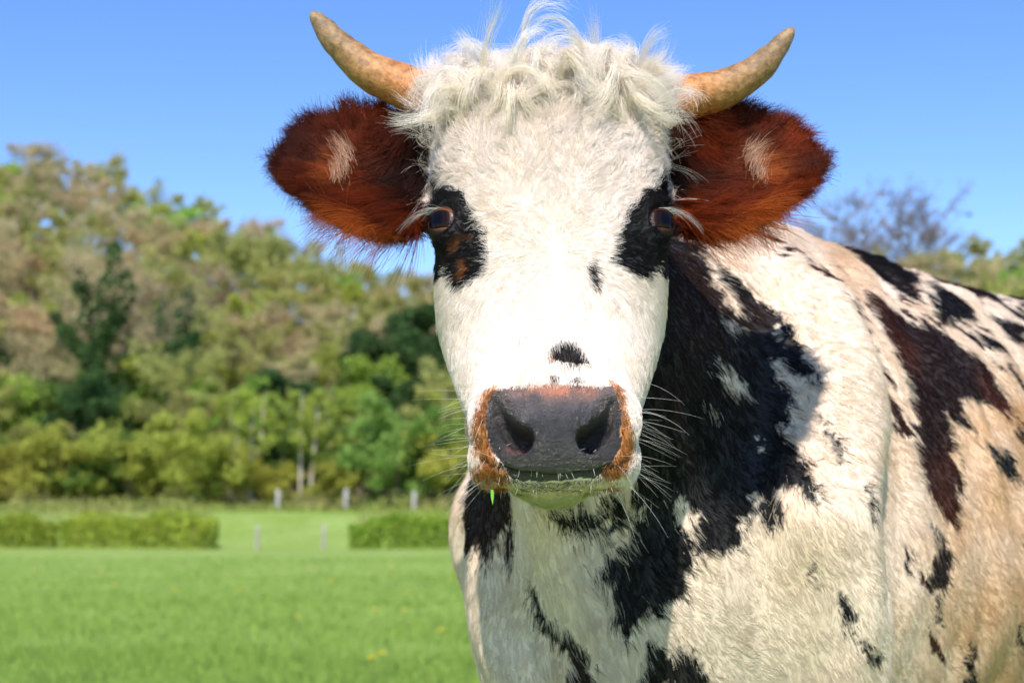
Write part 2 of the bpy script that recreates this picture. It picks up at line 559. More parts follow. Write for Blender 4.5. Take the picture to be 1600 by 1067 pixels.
# two ivy-clad trees with forked limbs
IVY = leaf_mat('ivy_leaf', True, vary=.05, trans=.2)
def ivy_tree(px, y, h, forks, lab, seed):
    r = np.random.default_rng(seed)
    x = bx(px, y)
    o = empty('ivy_clad_tree', (x, y, float(ground_z([x], [y])[0]) - .1))
    tag(o, lab, 'tree')
    verts, faces = [], []
    segs = [([0, 0, 0], [.1, 0, h * .55], .30, .22)]
    top = np.array([.1, 0, h * .55])
    for dx, dz, s0 in forks:
        b = np.array([.1 * s0, 0, h * .55 * s0])
        segs.append((b, b + np.array([dx * .6, r.normal(0, .3), dz * .45]), .17, .12))
        segs.append((b + np.array([dx * .6, 0, dz * .45]), b + np.array([dx, r.normal(0, .4), dz]), .12, .05))
    P = []
    for a, b, r0, r1 in segs:
        a, b = np.array(a, float), np.array(b, float)
        limb(verts, faces, [a, (a + b) / 2 + r.normal(0, .05, 3), b], [r0, (r0 + r1) / 2, r1], 8)
        ln = np.linalg.norm(b - a)
        m = int(520 * ln)
        t = r.random(m)[:, None]
        fat = (.62 + .30 * np.sin(t * 9 + r.random() * 6)) * (1.15 - .5 * t * (r1 < .1))
        P.append(a * (1 - t) + b * t + nrm(r.normal(0, 1, (m, 3))) * fat * r.random((m, 1)) ** .4)
    P = np.concatenate(P)
    mesh_obj('trunk', verts, faces, BARK, o)
    quads_mesh('ivy', leaf_quads(P, .26), IVY, o, tint_leaves(P, None, DARK, seed))
    # bare twigs above
    v, f, tips = branching(h * 1.05, 3.0, .12, 10, seed + 3, .5, 2)
    P = tips[r.integers(0, len(tips), 1200)] + r.normal(0, .5, (1200, 3))
    quads_mesh('crown', leaf_quads(P, .2), LEAF, o, tint_leaves(P, None, BEIGE, seed + 5))
    mesh_obj('limbs', v, f, BARK, o)
ivy_tree(150, 112, 18.5, ((-3.2, 3.6, .80), (-1.6, 5.8, .9), (1.6, 5.2, .95), (2.4, 3.8, 1.0), (.6, 7.0, 1.0)), 'ivy-clad forked tree rising dark among the beige trees of the hillside', 61)
ivy_tree(262, 113, 16.0, ((-2.2, 2.2, .8), (1.8, 2.6, .9), (1.2, 4.8, 1.0), (-1.0, 3.8, 1.0)), 'smaller ivy-clad tree beside the tall forked ivy-clad one', 67)

# low scrub between the bank and the trees
nu = 38000
ux = rng.uniform(-46, 46, nu); uy = np.where(np.arange(nu) < 26000, 84 + 24 * rng.random(nu) ** 1.2, rng.uniform(69, 86, nu))
ub = ux / uy * F_PX + 800
keep = (uy > 84) | (ub < 335) | (ub > 556)
ux, uy = ux[keep], uy[keep]; nu = len(ux)
uh = np.maximum(0, .35 + .8 * noise3(np.c_[ux, uy, 0 * ux], 2.4, 95) + .3 * noise3(np.c_[ux, uy, 0 * ux], .8, 96)) * np.where(uy < 84, .8, sstep(84, 90, uy)) + .12
UP = np.c_[ux, uy, ground_z(ux, uy) + rng.random(nu) ** .6 * uh]
ut = np.clip(.5 + .8 * noise3(np.c_[ux, uy, 0 * ux], 3.1, 97), 0, 1)
uc = lerp_(lerp_(np.array([[.24, .30, .06]]), np.array([[.42, .45, .11]]), rng.random(nu)), lerp_(np.array([[.36, .28, .14]]), np.array([[.52, .42, .2]]), rng.random(nu)), ut * .75)
und = quads_mesh('undergrowth', leaf_quads(UP, .24, .6), LEAF, None, uc)
tag(und, 'tangled yellow-green and tan scrub along the foot of the wood', 'undergrowth', kind='stuff')

# ------------------------------------------------------------------ hedges
HEDGE = ((.19, .29, .035), (.46, .54, .09))
def hedge(px0, px1, y, h, dep, lab, seed):
    x0, x1 = bx(px0, y), bx(px1, y)
    cx = (x0 + x1) / 2
    z = float(ground_z([cx], [y])[0])
    o = empty('hedge', (cx, y, z)); tag(o, lab, 'hedge')
    r = np.random.default_rng(seed)
    Lh = (x1 - x0) / 2
    n = int(900 * (x1 - x0))
    # points on a rounded, clipped box with an uneven top
    u = r.uniform(-1, 1, n); a = r.uniform(-.25, math.pi + .25, n)
    ca, sa = np.cos(a), np.maximum(np.sin(a), -.0)
    e = .65
    yy = dep * np.sign(ca) * abs(ca) ** e
    zz = h * abs(sa) ** e
    depth = 1 - .28 * r.random(n) ** 1.5
    P = np.c_[u * Lh, yy * depth, zz * depth]
    bump = 1 + .18 * noise3(P, .9, seed) + .08 * noise3(P, 2.6, seed + 1)
    P[:, 1:] *= bump[:, None]
    endk = sstep(1 - 1.6 / Lh, 1.0, abs(u))
    P[:, 2] *= (1 - .28 * endk) * (1 + .10 * noise3(np.c_[P[:, 0], 0 * u, 0 * u], 1.7, seed + 2))
    P[:, 1] *= 1 - .35 * endk
    P[:, 2] = np.where(r.random(n) < .15, P[:, 2] * r.random(n), P[:, 2]) + .05
    quads_mesh('foliage', leaf_quads(P, .17, .5), LEAF, o, tint_leaves(P, None, HEDGE, seed))
    for i in range(max(3, int((x1 - x0) / 1.2))):
        v, f = [], []
        sx = -Lh + (i + .5) * 2 * Lh / max(3, int((x1 - x0) / 1.2))
        limb(v, f, [np.array([sx, 0, -.05]), np.array([sx + r.normal(0, .1), r.normal(0, .1), h * .5]), np.array([sx + r.normal(0, .25), r.normal(0, .2), h * .85])], [.05, .035, .015], 6)
        mesh_obj('stem', v, f, BARK, o)
hedge(-120, 92, 67.5, 1.35, .8, 'short clipped green hedge ending beside the longer hedge across the meadow', 301)
hedge(100, 342, 67, 1.45, .8, 'long clipped yellow-green hedge ending at the gap with the wooden posts', 302)
hedge(548, 800, 67, 1.5, .8, 'clipped green hedge on the other side of the post gap, running behind the cow', 303)
hedge(820, 1200, 68, 1.45, .8, 'clipped hedge wholly behind the cow', 304)
hedge(1230, 1720, 68, 1.45, .8, 'clipped hedge beyond the cow\'s flank', 305)

# ------------------------------------------------------------------ fences
WOOD = plain_mat('weathered_post', (.33, .30, .25), .85, .2, 8, .4)
WHITE = plain_mat('pale_post', (.40, .385, .36), .8, .12, 8, .3)
WIRE = plain_mat('fence_wire', (.30, .30, .30), .5)
def fence(lab, posts, h, rad, mat, wires):
    cx, cy = np.mean([p[0] for p in posts]), np.mean([p[1] for p in posts])
    cz = float(ground_z([cx], [cy])[0])
    o = empty('wire_fence', (cx, cy, cz)); tag(o, lab, 'fence')
    tops = []
    for i, (x, y) in enumerate(posts):
        z = float(ground_z([x], [y])[0]) - cz
        b = np.array([x - cx, y - cy, z])
        hh = h * (1 + .06 * math.sin(i * 2.3))
        tl = np.array([.03 * math.sin(i * 1.7), 0, 1.0])
        v, f = [], []
        limb(v, f, [b - tl * .25, b + tl * hh * .5, b + tl * hh, b + tl * (hh + .02)], [rad, rad * .97, rad * .95, rad * .6], 10)
        f.append(tuple(len(v) - 10 + j for j in range(10)))
        mesh_obj('post', v, f, mat, o)
        tops.append((b, tl))
    for k in wires:
        v, f = [], []
        path = []
        for b, tl in tops:
            path.append(b + tl * h * k + np.array([0, -rad - .004, 0]))
        limb(v, f, path, [.004] * len(path), 4)
        mesh_obj('wire', v, f, WIRE, o)
fence('wire fence on two weathered wooden posts closing the gap between the hedges', [(bx(405, 66.5), 66.5), (bx(508, 66.5), 66.5)], 1.02, .085, WOOD, (.45, .7, .93))
fence('wire fence with pale posts on the bank in front of the shrubs', [(bx(p, 86), 86) for p in (436, 541, 648, 756, 862, 970)], 1.15, .115, WHITE, (.5, .9))

# far-off bird
BIRD = plain_mat('bird_dark', (.03, .03, .035), .7)
P0 = np.array([bx(1525, 60), 60, CAM_H + (820 - 332) / F_PX * 60])
bv, bf = [], []
limb(bv, bf, [np.array(p) for p in ((-.16, 0, 0), (-.09, 0, .01), (.02, 0, .015), (.10, 0, .02), (.15, 0, .025))], [.008, .03, .045, .028, .006], 8)
bird = empty('bird', P0); tag(bird, 'tiny dark bird flying in the blue sky above the cow\'s back', 'bird')
mesh_obj('torso', bv, bf, BIRD, bird)
for s_ in (1, -1):
    mesh_obj('wing', [(-.05, 0, .01), (.06, 0, .02), (.05, s_ * .14, .07), (-.01, s_ * .26, .05), (-.07, s_ * .13, .055), (-.05, 0, .002), (.06, 0, .012), (.05, s_ * .14, .064), (-.01, s_ * .26, .046), (-.07, s_ * .13, .048)],
             [(0, 1, 2, 4), (4, 2, 3), (5, 9, 7, 6), (9, 8, 7), (1, 6, 7, 2), (2, 7, 8, 3), (3, 8, 9, 4), (4, 9, 5, 0)], BIRD, bird, False)
# =================================================================== THE COW
BASE = np.array([0.50, 2.55, 0.0])
cow = empty('cow', BASE)
tag(cow, 'white cow with black patches, curved horns and red-brown ears looking straight ahead', 'cow')

# body frame: s runs backwards along the spine, l to the cow's left, z up
TH = R(40)
S0 = np.array([0.175, 2.08, 0.0])
FB = np.array([math.sin(TH), math.cos(TH), 0.0])
LB = np.array([math.cos(TH), -math.sin(TH), 0.0])
ZB = np.array([0.0, 0.0, 1.0])
def bw(s, l, z):
    return S0 + FB * s + LB * l + ZB * z

# head frame: x across, v down the face, w out of the face
E0 = np.array([0.041, 1.56, 1.303])
HP = R(20)
HX = np.array([1.0, 0, 0])
HV = np.array([0, -math.sin(HP), -math.cos(HP)])
HW = np.array([0, -math.cos(HP), math.sin(HP)])
def hwld(x, v, w):
    return E0 + HX * x + HV * v + HW * w
def to_head(p):
    q = p - E0
    return q @ HX, q @ HV, q @ HW
BC = bw(0.5, 0, 1.0)              # centre of the barrel: spots on the body are given as directions from it
def to_body(p):
    q = p - BC
    s, l, z = q @ FB, q @ LB, q[:, 2]
    return np.degrees(np.arctan2(l, -s)), np.degrees(np.arctan2(z, np.hypot(s, l)))

LV, LF = [], []
def loft(rings):
    n = len(rings[0]); b = len(LV)
    for r in rings:
        LV.extend([tuple(p) for p in r])
    for i in range(len(rings) - 1):
        for j in range(n):
            k = (j + 1) % n
            LF.append((b + i * n + j, b + i * n + k, b + (i + 1) * n + k, b + (i + 1) * n + j))
    LF.append(tuple(b + j for j in range(n - 1, -1, -1)))
    LF.append(tuple(b + (len(rings) - 1) * n + j for j in range(n)))

def ring(c, u, v, a, up, dn, nu=2.0, nd=2.0, n=40):
    out = []
    for j in range(n):
        t = 2 * math.pi * j / n
        cs, sn = math.cos(t), math.sin(t)
        e = nu if sn >= 0 else nd
        x = a * math.copysign(abs(cs) ** (2 / e), cs)
        y = (up if sn >= 0 else dn) * math.copysign(abs(sn) ** (2 / e), sn)
        out.append(c + u * x + v * y)
    return out

def tube(path, n=24):
    """path: (point, radius across, radius other); rings perpendicular to the path"""
    P = [np.array(p[0], float) for p in path]
    rings = []
    for i, p in enumerate(path):
        d = P[min(i + 1, len(P) - 1)] - P[max(i - 1, 0)]
        d = d / np.linalg.norm(d)
        ref = p[3] if len(p) > 3 else LB
        u = ref - d * (ref @ d); u = u / np.linalg.norm(u)
        v = np.cross(d, u)
        rings.append(ring(P[i], u, v, p[1], p[2], p[2], n=n))
    loft(rings)

def blob(c, ax, r, n=20, m=14):
    """ellipsoid with axes ax (3 vectors) and radii r"""
    rings = []
    for i in range(1, m):
        t = math.pi * i / m
        z, q = math.cos(t), math.sin(t)
        rings.append([np.array(c) + ax[0] * (r[0] * q * math.cos(2 * math.pi * j / n))
                      + ax[1] * (r[1] * q * math.sin(2 * math.pi * j / n)) + ax[2] * (r[2] * z) for j in range(n)])
    loft(rings)

# --- trunk
trunk_st = [  # s, half width, top, bottom, z of greatest width, upper / lower exponent
    (-0.25, .09, 1.06, .80, .92, 2, 2), (-0.19, .155, 1.16, .71, .93, 2, 2), (-0.10, .205, 1.29, .66, .94, 1.9, 2.1),
    (0.00, .235, 1.40, .64, .95, 1.75, 2.1), (0.10, .27, 1.455, .625, .96, 1.65, 2.1), (0.22, .30, 1.455, .615, .97, 1.65, 2.1),
    (0.42, .335, 1.44, .58, .97, 1.75, 2.1), (0.70, .355, 1.425, .54, .96, 1.85, 2.1), (0.95, .35, 1.42, .56, .98, 1.9, 2.1),
    (1.15, .315, 1.425, .63, 1.05, 2.1, 2.0), (1.32, .27, 1.425, .74, 1.12, 2.3, 2.0), (1.45, .205, 1.40, .86, 1.15, 2.3, 2.0),
    (1.53, .11, 1.38, .98, 1.18, 2, 2)]
loft([ring(bw(s, 0, zc), LB, ZB, a, t - zc, zc - b, nu, nd, 48) for s, a, t, b, zc, nu, nd in trunk_st])
# --- neck, dewlap
neck = [((.041, 1.735, 1.27), .085, .115), ((.052, 1.83, 1.255), .115, .165), ((.085, 1.93, 1.21), .155, .215),
        ((.135, 2.04, 1.15), .20, .275), ((.20, 2.15, 1.09), .225, .31)]
tube([(p, a, b, HX) for p, a, b in neck], 32)
tube([((.040, 1.78, 1.13), .045, .07, HX), ((.052, 1.86, 1.02), .05, .08, HX), ((.078, 1.885, .92), .04, .08, HX),
      ((.100, 1.91, .80), .036, .08, HX), ((.118, 1.96, .68), .035, .08, HX), ((.15, 2.02, .63), .03, .05, HX)], 20)
# --- shoulders and legs
for sd in (1, -1):
    tube([(bw(.18, sd * .08, 1.36), .05, .06, FB), (bw(.14, sd * .14, 1.27), .07, .11, FB), (bw(.07, sd * .175, 1.12), .085, .15, FB),
          (bw(.00, sd * .185, 1.00), .085, .155, FB), (bw(.04, sd * .185, .87), .075, .15, FB), (bw(.08, sd * .185, .74), .07, .12, FB),
          (bw(.07, sd * .18, .60), .062, .085, FB), (bw(.055, sd * .175, .47), .056, .06, FB), (bw(.05, sd * .17, .41), .056, .058, FB),
          (bw(.055, sd * .17, .34), .038, .042, FB), (bw(.06, sd * .17, .22), .034, .038, FB), (bw(.055, sd * .17, .14), .046, .048, FB),
          (bw(.03, sd * .17, .085), .045, .048, FB)], 24)
    tube([(bw(1.22, sd * .17, 1.32), .13, .16, FB), (bw(1.18, sd * .235, 1.10), .11, .22, FB), (bw(1.15, sd * .24, .92), .10, .20, FB),
          (bw(1.22, sd * .225, .74), .085, .13, FB), (bw(1.33, sd * .205, .60), .055, .075, FB), (bw(1.40, sd * .20, .50), .048, .062, FB),
          (bw(1.385, sd * .20, .38), .036, .045, FB), (bw(1.37, sd * .20, .24), .036, .040, FB), (bw(1.36, sd * .20, .14), .048, .05, FB),
          (bw(1.335, sd * .20, .085), .046, .05, FB)], 24)
# --- tail, udder
tube([(bw(1.46, 0, 1.43), .045, .05), (bw(1.55, 0, 1.40), .038, .04), (bw(1.60, 0, 1.25), .030, .03), (bw(1.615, 0, 1.0), .024, .024),
      (bw(1.62, 0, .75), .018, .018), (bw(1.62, 0, .55), .012, .012)], 14)
blob(bw(1.08, 0, .60), (LB, FB, ZB), (.17, .20, .14))
# --- head
head_st = [  # v, half width, front w, back w, w of greatest width, front / back exponent
    (-.222, .058, -.05, -.14, -.095, 2, 2), (-.200, .100, -.018, -.18, -.10, 2.2, 2), (-.165, .122, .000, -.215, -.10, 2.4, 2),
    (-.115, .126, .010, -.235, -.10, 2.5, 2), (-.07, .122, .009, -.25, -.085, 2.5, 2), (-.025, .119, .003, -.265, -.075, 2.5, 2),
    (.02, .123, -.001, -.27, -.085, 2.4, 2), (.065, .120, -.003, -.255, -.10, 2.2, 2), (.10, .111, -.003, -.235, -.10, 2.15, 2),
    (.145, .098, .000, -.195, -.085, 2.2, 2), (.18, .086, .005, -.155, -.065, 2.2, 2.1), (.21, .079, .008, -.118, -.055, 2.2, 2.2),
    (.235, .078, .003, -.092, -.045, 2.3, 2.2), (.255, .069, -.009, -.076, -.042, 2.3, 2.1), (.268, .046, -.025, -.062, -.043, 2.1, 2)]
loft([ring(hwld(0, v, wc), HX, HW, a, f - wc, wc - b, nu, nd, 44) for v, a, f, b, wc, nu, nd in head_st])
AXH = (HX, HV, HW)
blob(hwld(0, .233, -.086), AXH, (.053, .038, .040))            # lower lip and chin
blob(hwld(0, .205, -.115), AXH, (.056, .055, .045))
blob(hwld(0, -.205, -.10), AXH, (.105, .042, .060))            # domed poll
EARF = {}
for sd in (1, -1):
    blob(hwld(sd * .100, -.025, -.046), AXH, (.028, .036, .036))   # orbit
    blob(hwld(sd * .062, .236, -.050), AXH, (.023, .031, .034))    # upper lip pad
    blob(hwld(sd * .060, .205, -.020), AXH, (.026, .036, .022))    # nostril wing
    blob(hwld(sd * .098, -.195, -.095), AXH, (.040, .042, .045))   # horn seat
    # ear: cupped leaf standing out sideways, hollow towards the front
    ea = np.array([sd * .92, -.39, -.05]); ea /= np.linalg.norm(ea)         # axis, head coordinates
    eu = np.array([0, -1.0, -.12]); eu -= ea * (eu @ ea); eu /= np.linalg.norm(eu)
    en = np.cross(ea, eu); en *= np.sign(en[2])
    e0 = np.array([sd * .112, -.112, -.105])
    EARF[sd] = (e0, ea, eu, en)
    rings = []
    for t, up, dn, cup in ((0, .040, .055, .030), (.03, .060, .096, .034), (.064, .073, .104, .038), (.107, .071, .092, .036), (.148, .062, .074, .028),
                           (.180, .047, .053, .016), (.200, .025, .030, .005)):
        prof = []
        m = 12
        for side in (1, -1):
            for j in range(m + 1):
                y = -1 + 2 * j / m if side == 1 else 1 - 2 * j / m
                if side == -1 and j in (0, m):
                    continue
                w = cup * (y * y) + (0.0 if side == 1 else -.02 * math.sqrt(max(0, 1 - y * y)) - .010)
                prof.append(hwld(*(e0 + ea * t + eu * (y * (up if y > 0 else dn)) + en * (w - .018))))
        rings.append(prof)
    loft(rings)

me0 = bpy.data.meshes.new('cow_lofts')
me0.from_pydata(LV, [], LF)
bm = bmesh.new(); bm.from_mesh(me0)
bmesh.ops.recalc_face_normals(bm, faces=bm.faces)
bm.to_mesh(me0); bm.free()
tmp = bpy.data.objects.new('cow_lofts', me0); col.objects.link(tmp)
md = tmp.modifiers.new('r', 'REMESH'); md.mode = 'VOXEL'; md.voxel_size = 0.0065
dg = bpy.context.evaluated_depsgraph_get()
me1 = bpy.data.meshes.new_from_object(tmp.evaluated_get(dg))
bpy.data.objects.remove(tmp)
bm = bmesh.new(); bm.from_mesh(me1)
for _ in range(5):
    bmesh.ops.smooth_vert(bm, verts=bm.verts, factor=0.5, use_axis_x=True, use_axis_y=True, use_axis_z=True)
bv_ = [q for q in bm.verts if q.co.z > .5 and (q.co.y - E0[1]) * HW[1] + (q.co.z - E0[2]) * HW[2] < -.30]
for _ in range(55):
    bmesh.ops.smooth_vert(bm, verts=bv_, factor=0.6, use_axis_x=True, use_axis_y=True, use_axis_z=True)
bm.to_mesh(me1); bm.free()
# finer faces on the muzzle
bm = bmesh.new(); bm.from_mesh(me1)
nf = len(me1.polygons)
FC = np.empty(nf * 3, np.float32); me1.polygons.foreach_get('center', FC); FC = FC.reshape(-1, 3).astype(np.float64)
x, v, w = to_head(FC)
bm.faces.ensure_lookup_table()
sel = [bm.faces[i] for i in np.nonzero((v > .15) & (v < .31) & (w > -.13) & (abs(x) < .1))[0]]
bmesh.ops.subdivide_edges(bm, edges=list({e for f in sel for e in f.edges}), cuts=2, use_grid_fill=True)
bmesh.ops.triangulate(bm, faces=[f for f in bm.faces if len(f.verts) > 4])
bmesh.ops.smooth_vert(bm, verts=list({q for f in sel if f.is_valid for q in f.verts}), factor=0.5, use_axis_x=True, use_axis_y=True, use_axis_z=True)
bm.to_mesh(me1); bm.free()
nv = len(me1.vertices)
CO = np.empty(nv * 3, np.float32); me1.vertices.foreach_get('co', CO); CO = CO.reshape(-1, 3).astype(np.float64)

# --- sculpting in the head frame: nostrils, mouth, sockets
hx, hv, hw = to_head(CO)
def seg_dist(px, py, pts):
    best = np.full(len(px), 9.0)
    for (x0, y0), (x1, y1) in zip(pts[:-1], pts[1:]):
        dx, dy = x1 - x0, y1 - y0
        t = np.clip(((px - x0) * dx + (py - y0) * dy) / (dx * dx + dy * dy), 0, 1)
        best = np.minimum(best, np.hypot(px - x0 - t * dx, py - y0 - t * dy))
    return best
NOSTRIL = [(.0560, .196), (.0540, .206), (.0480, .217), (.0390, .229), (.0325, .235)]
nost = np.zeros(nv)
front = (hw > -.075)
for sd in (1, -1):
    # alar hollow: gentle on the outside, then the slit itself, deepest at its lower inner end
    el2 = ((hx * sd - .0530) / .0165) ** 2 + ((hv - .2195 + .25 * (hx * sd - .053)) / .027) ** 2
    hollow = np.exp(-el2 * 1.1) * front
    CO -= (HW * .0125)[None] * hollow[:, None]
    best = np.zeros(nv)
    for i in range(len(NOSTRIL) - 1):
        (x0, y0), (x1, y1) = NOSTRIL[i], NOSTRIL[i + 1]
        dx, dy = x1 - x0, y1 - y0
        t = np.clip(((hx * sd - x0) * dx + (hv - y0) * dy) / (dx * dx + dy * dy), 0, 1)
        d = np.hypot(hx * sd - x0 - t * dx, hv - y0 - t * dy)
        f = (i + t) / (len(NOSTRIL) - 1)
        rad_ = .0034 + .0060 * f
        dep = .006 + .026 * f
        best = np.maximum(best, (1 - sstep(rad_ * .45, rad_ * 1.5, d)) * dep * front)
    nost = np.maximum(nost, np.clip(best / .022, 0, 1))
    CO += (-HW - HX * sd * .15)[None] * best[:, None]
    rim = np.exp(-((np.sqrt(el2) - 1.25) / .22) ** 2) * front
    CO += (HW * .0025)[None] * rim[:, None]
EYE = {sd: np.array([sd * .1010, -.0215, -.0450]) for sd in (1, -1)}
EYE_R = .0265
M3 = np.stack([HX, HV, HW])
EYE_AX = {}
for sd in (1, -1):
    a = nrm(np.array([sd * .52, .03, .85])); EYE_AX[sd] = a @ M3
    q = CO - hwld(*EYE[sd])
    al = q @ EYE_AX[sd]
    dp = np.linalg.norm(q - al[:, None] * EYE_AX[sd], axis=1)
    k = (1 - sstep(.0110, .0185, dp)) * (al > 0) * (al < .05)
    CO -= EYE_AX[sd][None] * (k * .016)[:, None]
# mouth line
ml = np.exp(-((hv - (.262 - 3.2 * hx * hx)) / .0035) ** 2) * (hw > -.14) * (hv > .22) * sstep(.075, .06, abs(hx)) * (hw < -.02)
CO -= (HW * .0 - HV * .0)[None] * ml[:, None]
nrm0 = np.empty(nv * 3, np.float32)
me1.vertices.foreach_set('co', CO.reshape(-1).astype(np.float32)); me1.update()
me1.vertex_normals.foreach_get('vector', nrm0); nrm0 = nrm0.reshape(-1, 3)
CO -= nrm0 * (ml * .010)[:, None]
# fine leathery relief on the nose
nosek = sstep(.17, .19, hv) * (abs(hx) < .07) * (hw > -.07) * (1 - nost)
CO += nrm0 * (noise3(CO, .0045, 5) * .0006 * nosek)[:, None]
# loose skin folds on neck and shoulder
az, el = to_body(CO)
isbody = hw < -.25
fold = noise3(np.c_[CO @ FB * 3.2, CO @ LB * 3.2, CO[:, 2] * .8], .12, 11) * .006 + noise3(CO, .10, 12) * .004
CO += nrm0 * (fold * isbody * (CO[:, 2] > .55))[:, None]
me1.vertices.foreach_set('co', CO.reshape(-1).astype(np.float32)); me1.update()
HEADP = {
    'eye_black': [
        [(-0.1176, -0.0946), (-0.1097, -0.0704), (-0.0992, -0.0426), (-0.0838, -0.0307), (-0.0724, -0.0092), (-0.0657, 0.0168), (-0.0636, 0.0345), (-0.0688, 0.049), (-0.0831, 0.0557), (-0.0985, 0.0517), (-0.1105, 0.0307), (-0.1207, 0.0127), (-0.1289, 0.0028), (-0.1321, -0.0181), (-0.1328, -0.0455), (-0.1332, -0.0613), (-0.1268, -0.0773)],
        [(0.1289, -0.0999), (0.1206, -0.0956), (0.1016, -0.0479), (0.084, -0.0293), (0.0699, -0.0051), (0.0627, 0.0209), (0.061, 0.0385), (0.0688, 0.0423), (0.0788, 0.0475), (0.0961, 0.0468), (0.1158, 0.0181), (0.1186, 0.0089), (0.1269, 0.0028), (0.1308, -0.0376), (0.1322, -0.0693), (0.1313, -0.0934)],
        [(0.0368, 0.0378), (0.0413, 0.0416), (0.0436, 0.0552), (0.044, 0.0692), (0.0387, 0.0735), (0.0338, 0.0635), (0.0347, 0.0493)],
        [(-0.008, 0.1432), (0.0059, 0.1317), (0.0184, 0.1319), (0.0288, 0.1419), (0.036, 0.1569), (0.0241, 0.1569), (0.0086, 0.1556), (-0.0025, 0.1521)],
        [(0.0045, 0.1752), (0.0035, 0.1777), (0.001, 0.1794), (-0.002, 0.1794), (-0.0044, 0.1778), (-0.0053, 0.1752), (-0.0044, 0.1727), (-0.0019, 0.1712), (0.0012, 0.1712), (0.0036, 0.1727)],
        [(0.0131, 0.1792), (0.0206, 0.1725), (0.0274, 0.1741), (0.0236, 0.1787)],
        [(-0.0297, 0.1258), (-0.0272, 0.118), (-0.0247, 0.119), (-0.0278, 0.1275)],
    ],
    'orange': [
        [(-0.0777, 0.2106), (-0.0675, 0.1819), (-0.0546, 0.1768), (-0.0607, 0.2021), (-0.0629, 0.2311), (-0.0562, 0.2512), (-0.0428, 0.2601), (-0.0502, 0.2662), (-0.0749, 0.2615), (-0.0857, 0.249), (-0.079, 0.249), (-0.0702, 0.251), (-0.0777, 0.2324)],
        [(0.0506, 0.17), (0.0613, 0.1725), (0.0699, 0.2073), (0.0762, 0.2334), (0.0716, 0.2525), (0.0567, 0.2634), (0.0432, 0.2611), (0.0488, 0.2509), (0.0587, 0.2357), (0.062, 0.209), (0.0567, 0.1831)],
    ],
    'pink': [
        [(-0.0441, 0.1803), (-0.0102, 0.1737), (0.0155, 0.1785), (0.0092, 0.189), (0.0005, 0.2013), (-0.0074, 0.1932), (-0.0288, 0.1922)],
    ],
    'nose': [
        [(-0.0583, 0.184), (-0.041, 0.1815), (-0.0103, 0.1814), (0.0204, 0.1824), (0.0452, 0.1784), (0.0558, 0.1782), (0.0642, 0.2049), (0.0627, 0.2375), (0.0535, 0.2513), (0.0432, 0.2602), (0.0384, 0.2647), (0.008, 0.2669), (-0.0288, 0.267), (-0.0428, 0.263), (-0.0501, 0.2534), (-0.0616, 0.2406), (-0.0672, 0.2127), (-0.0643, 0.1956)],
    ],
}
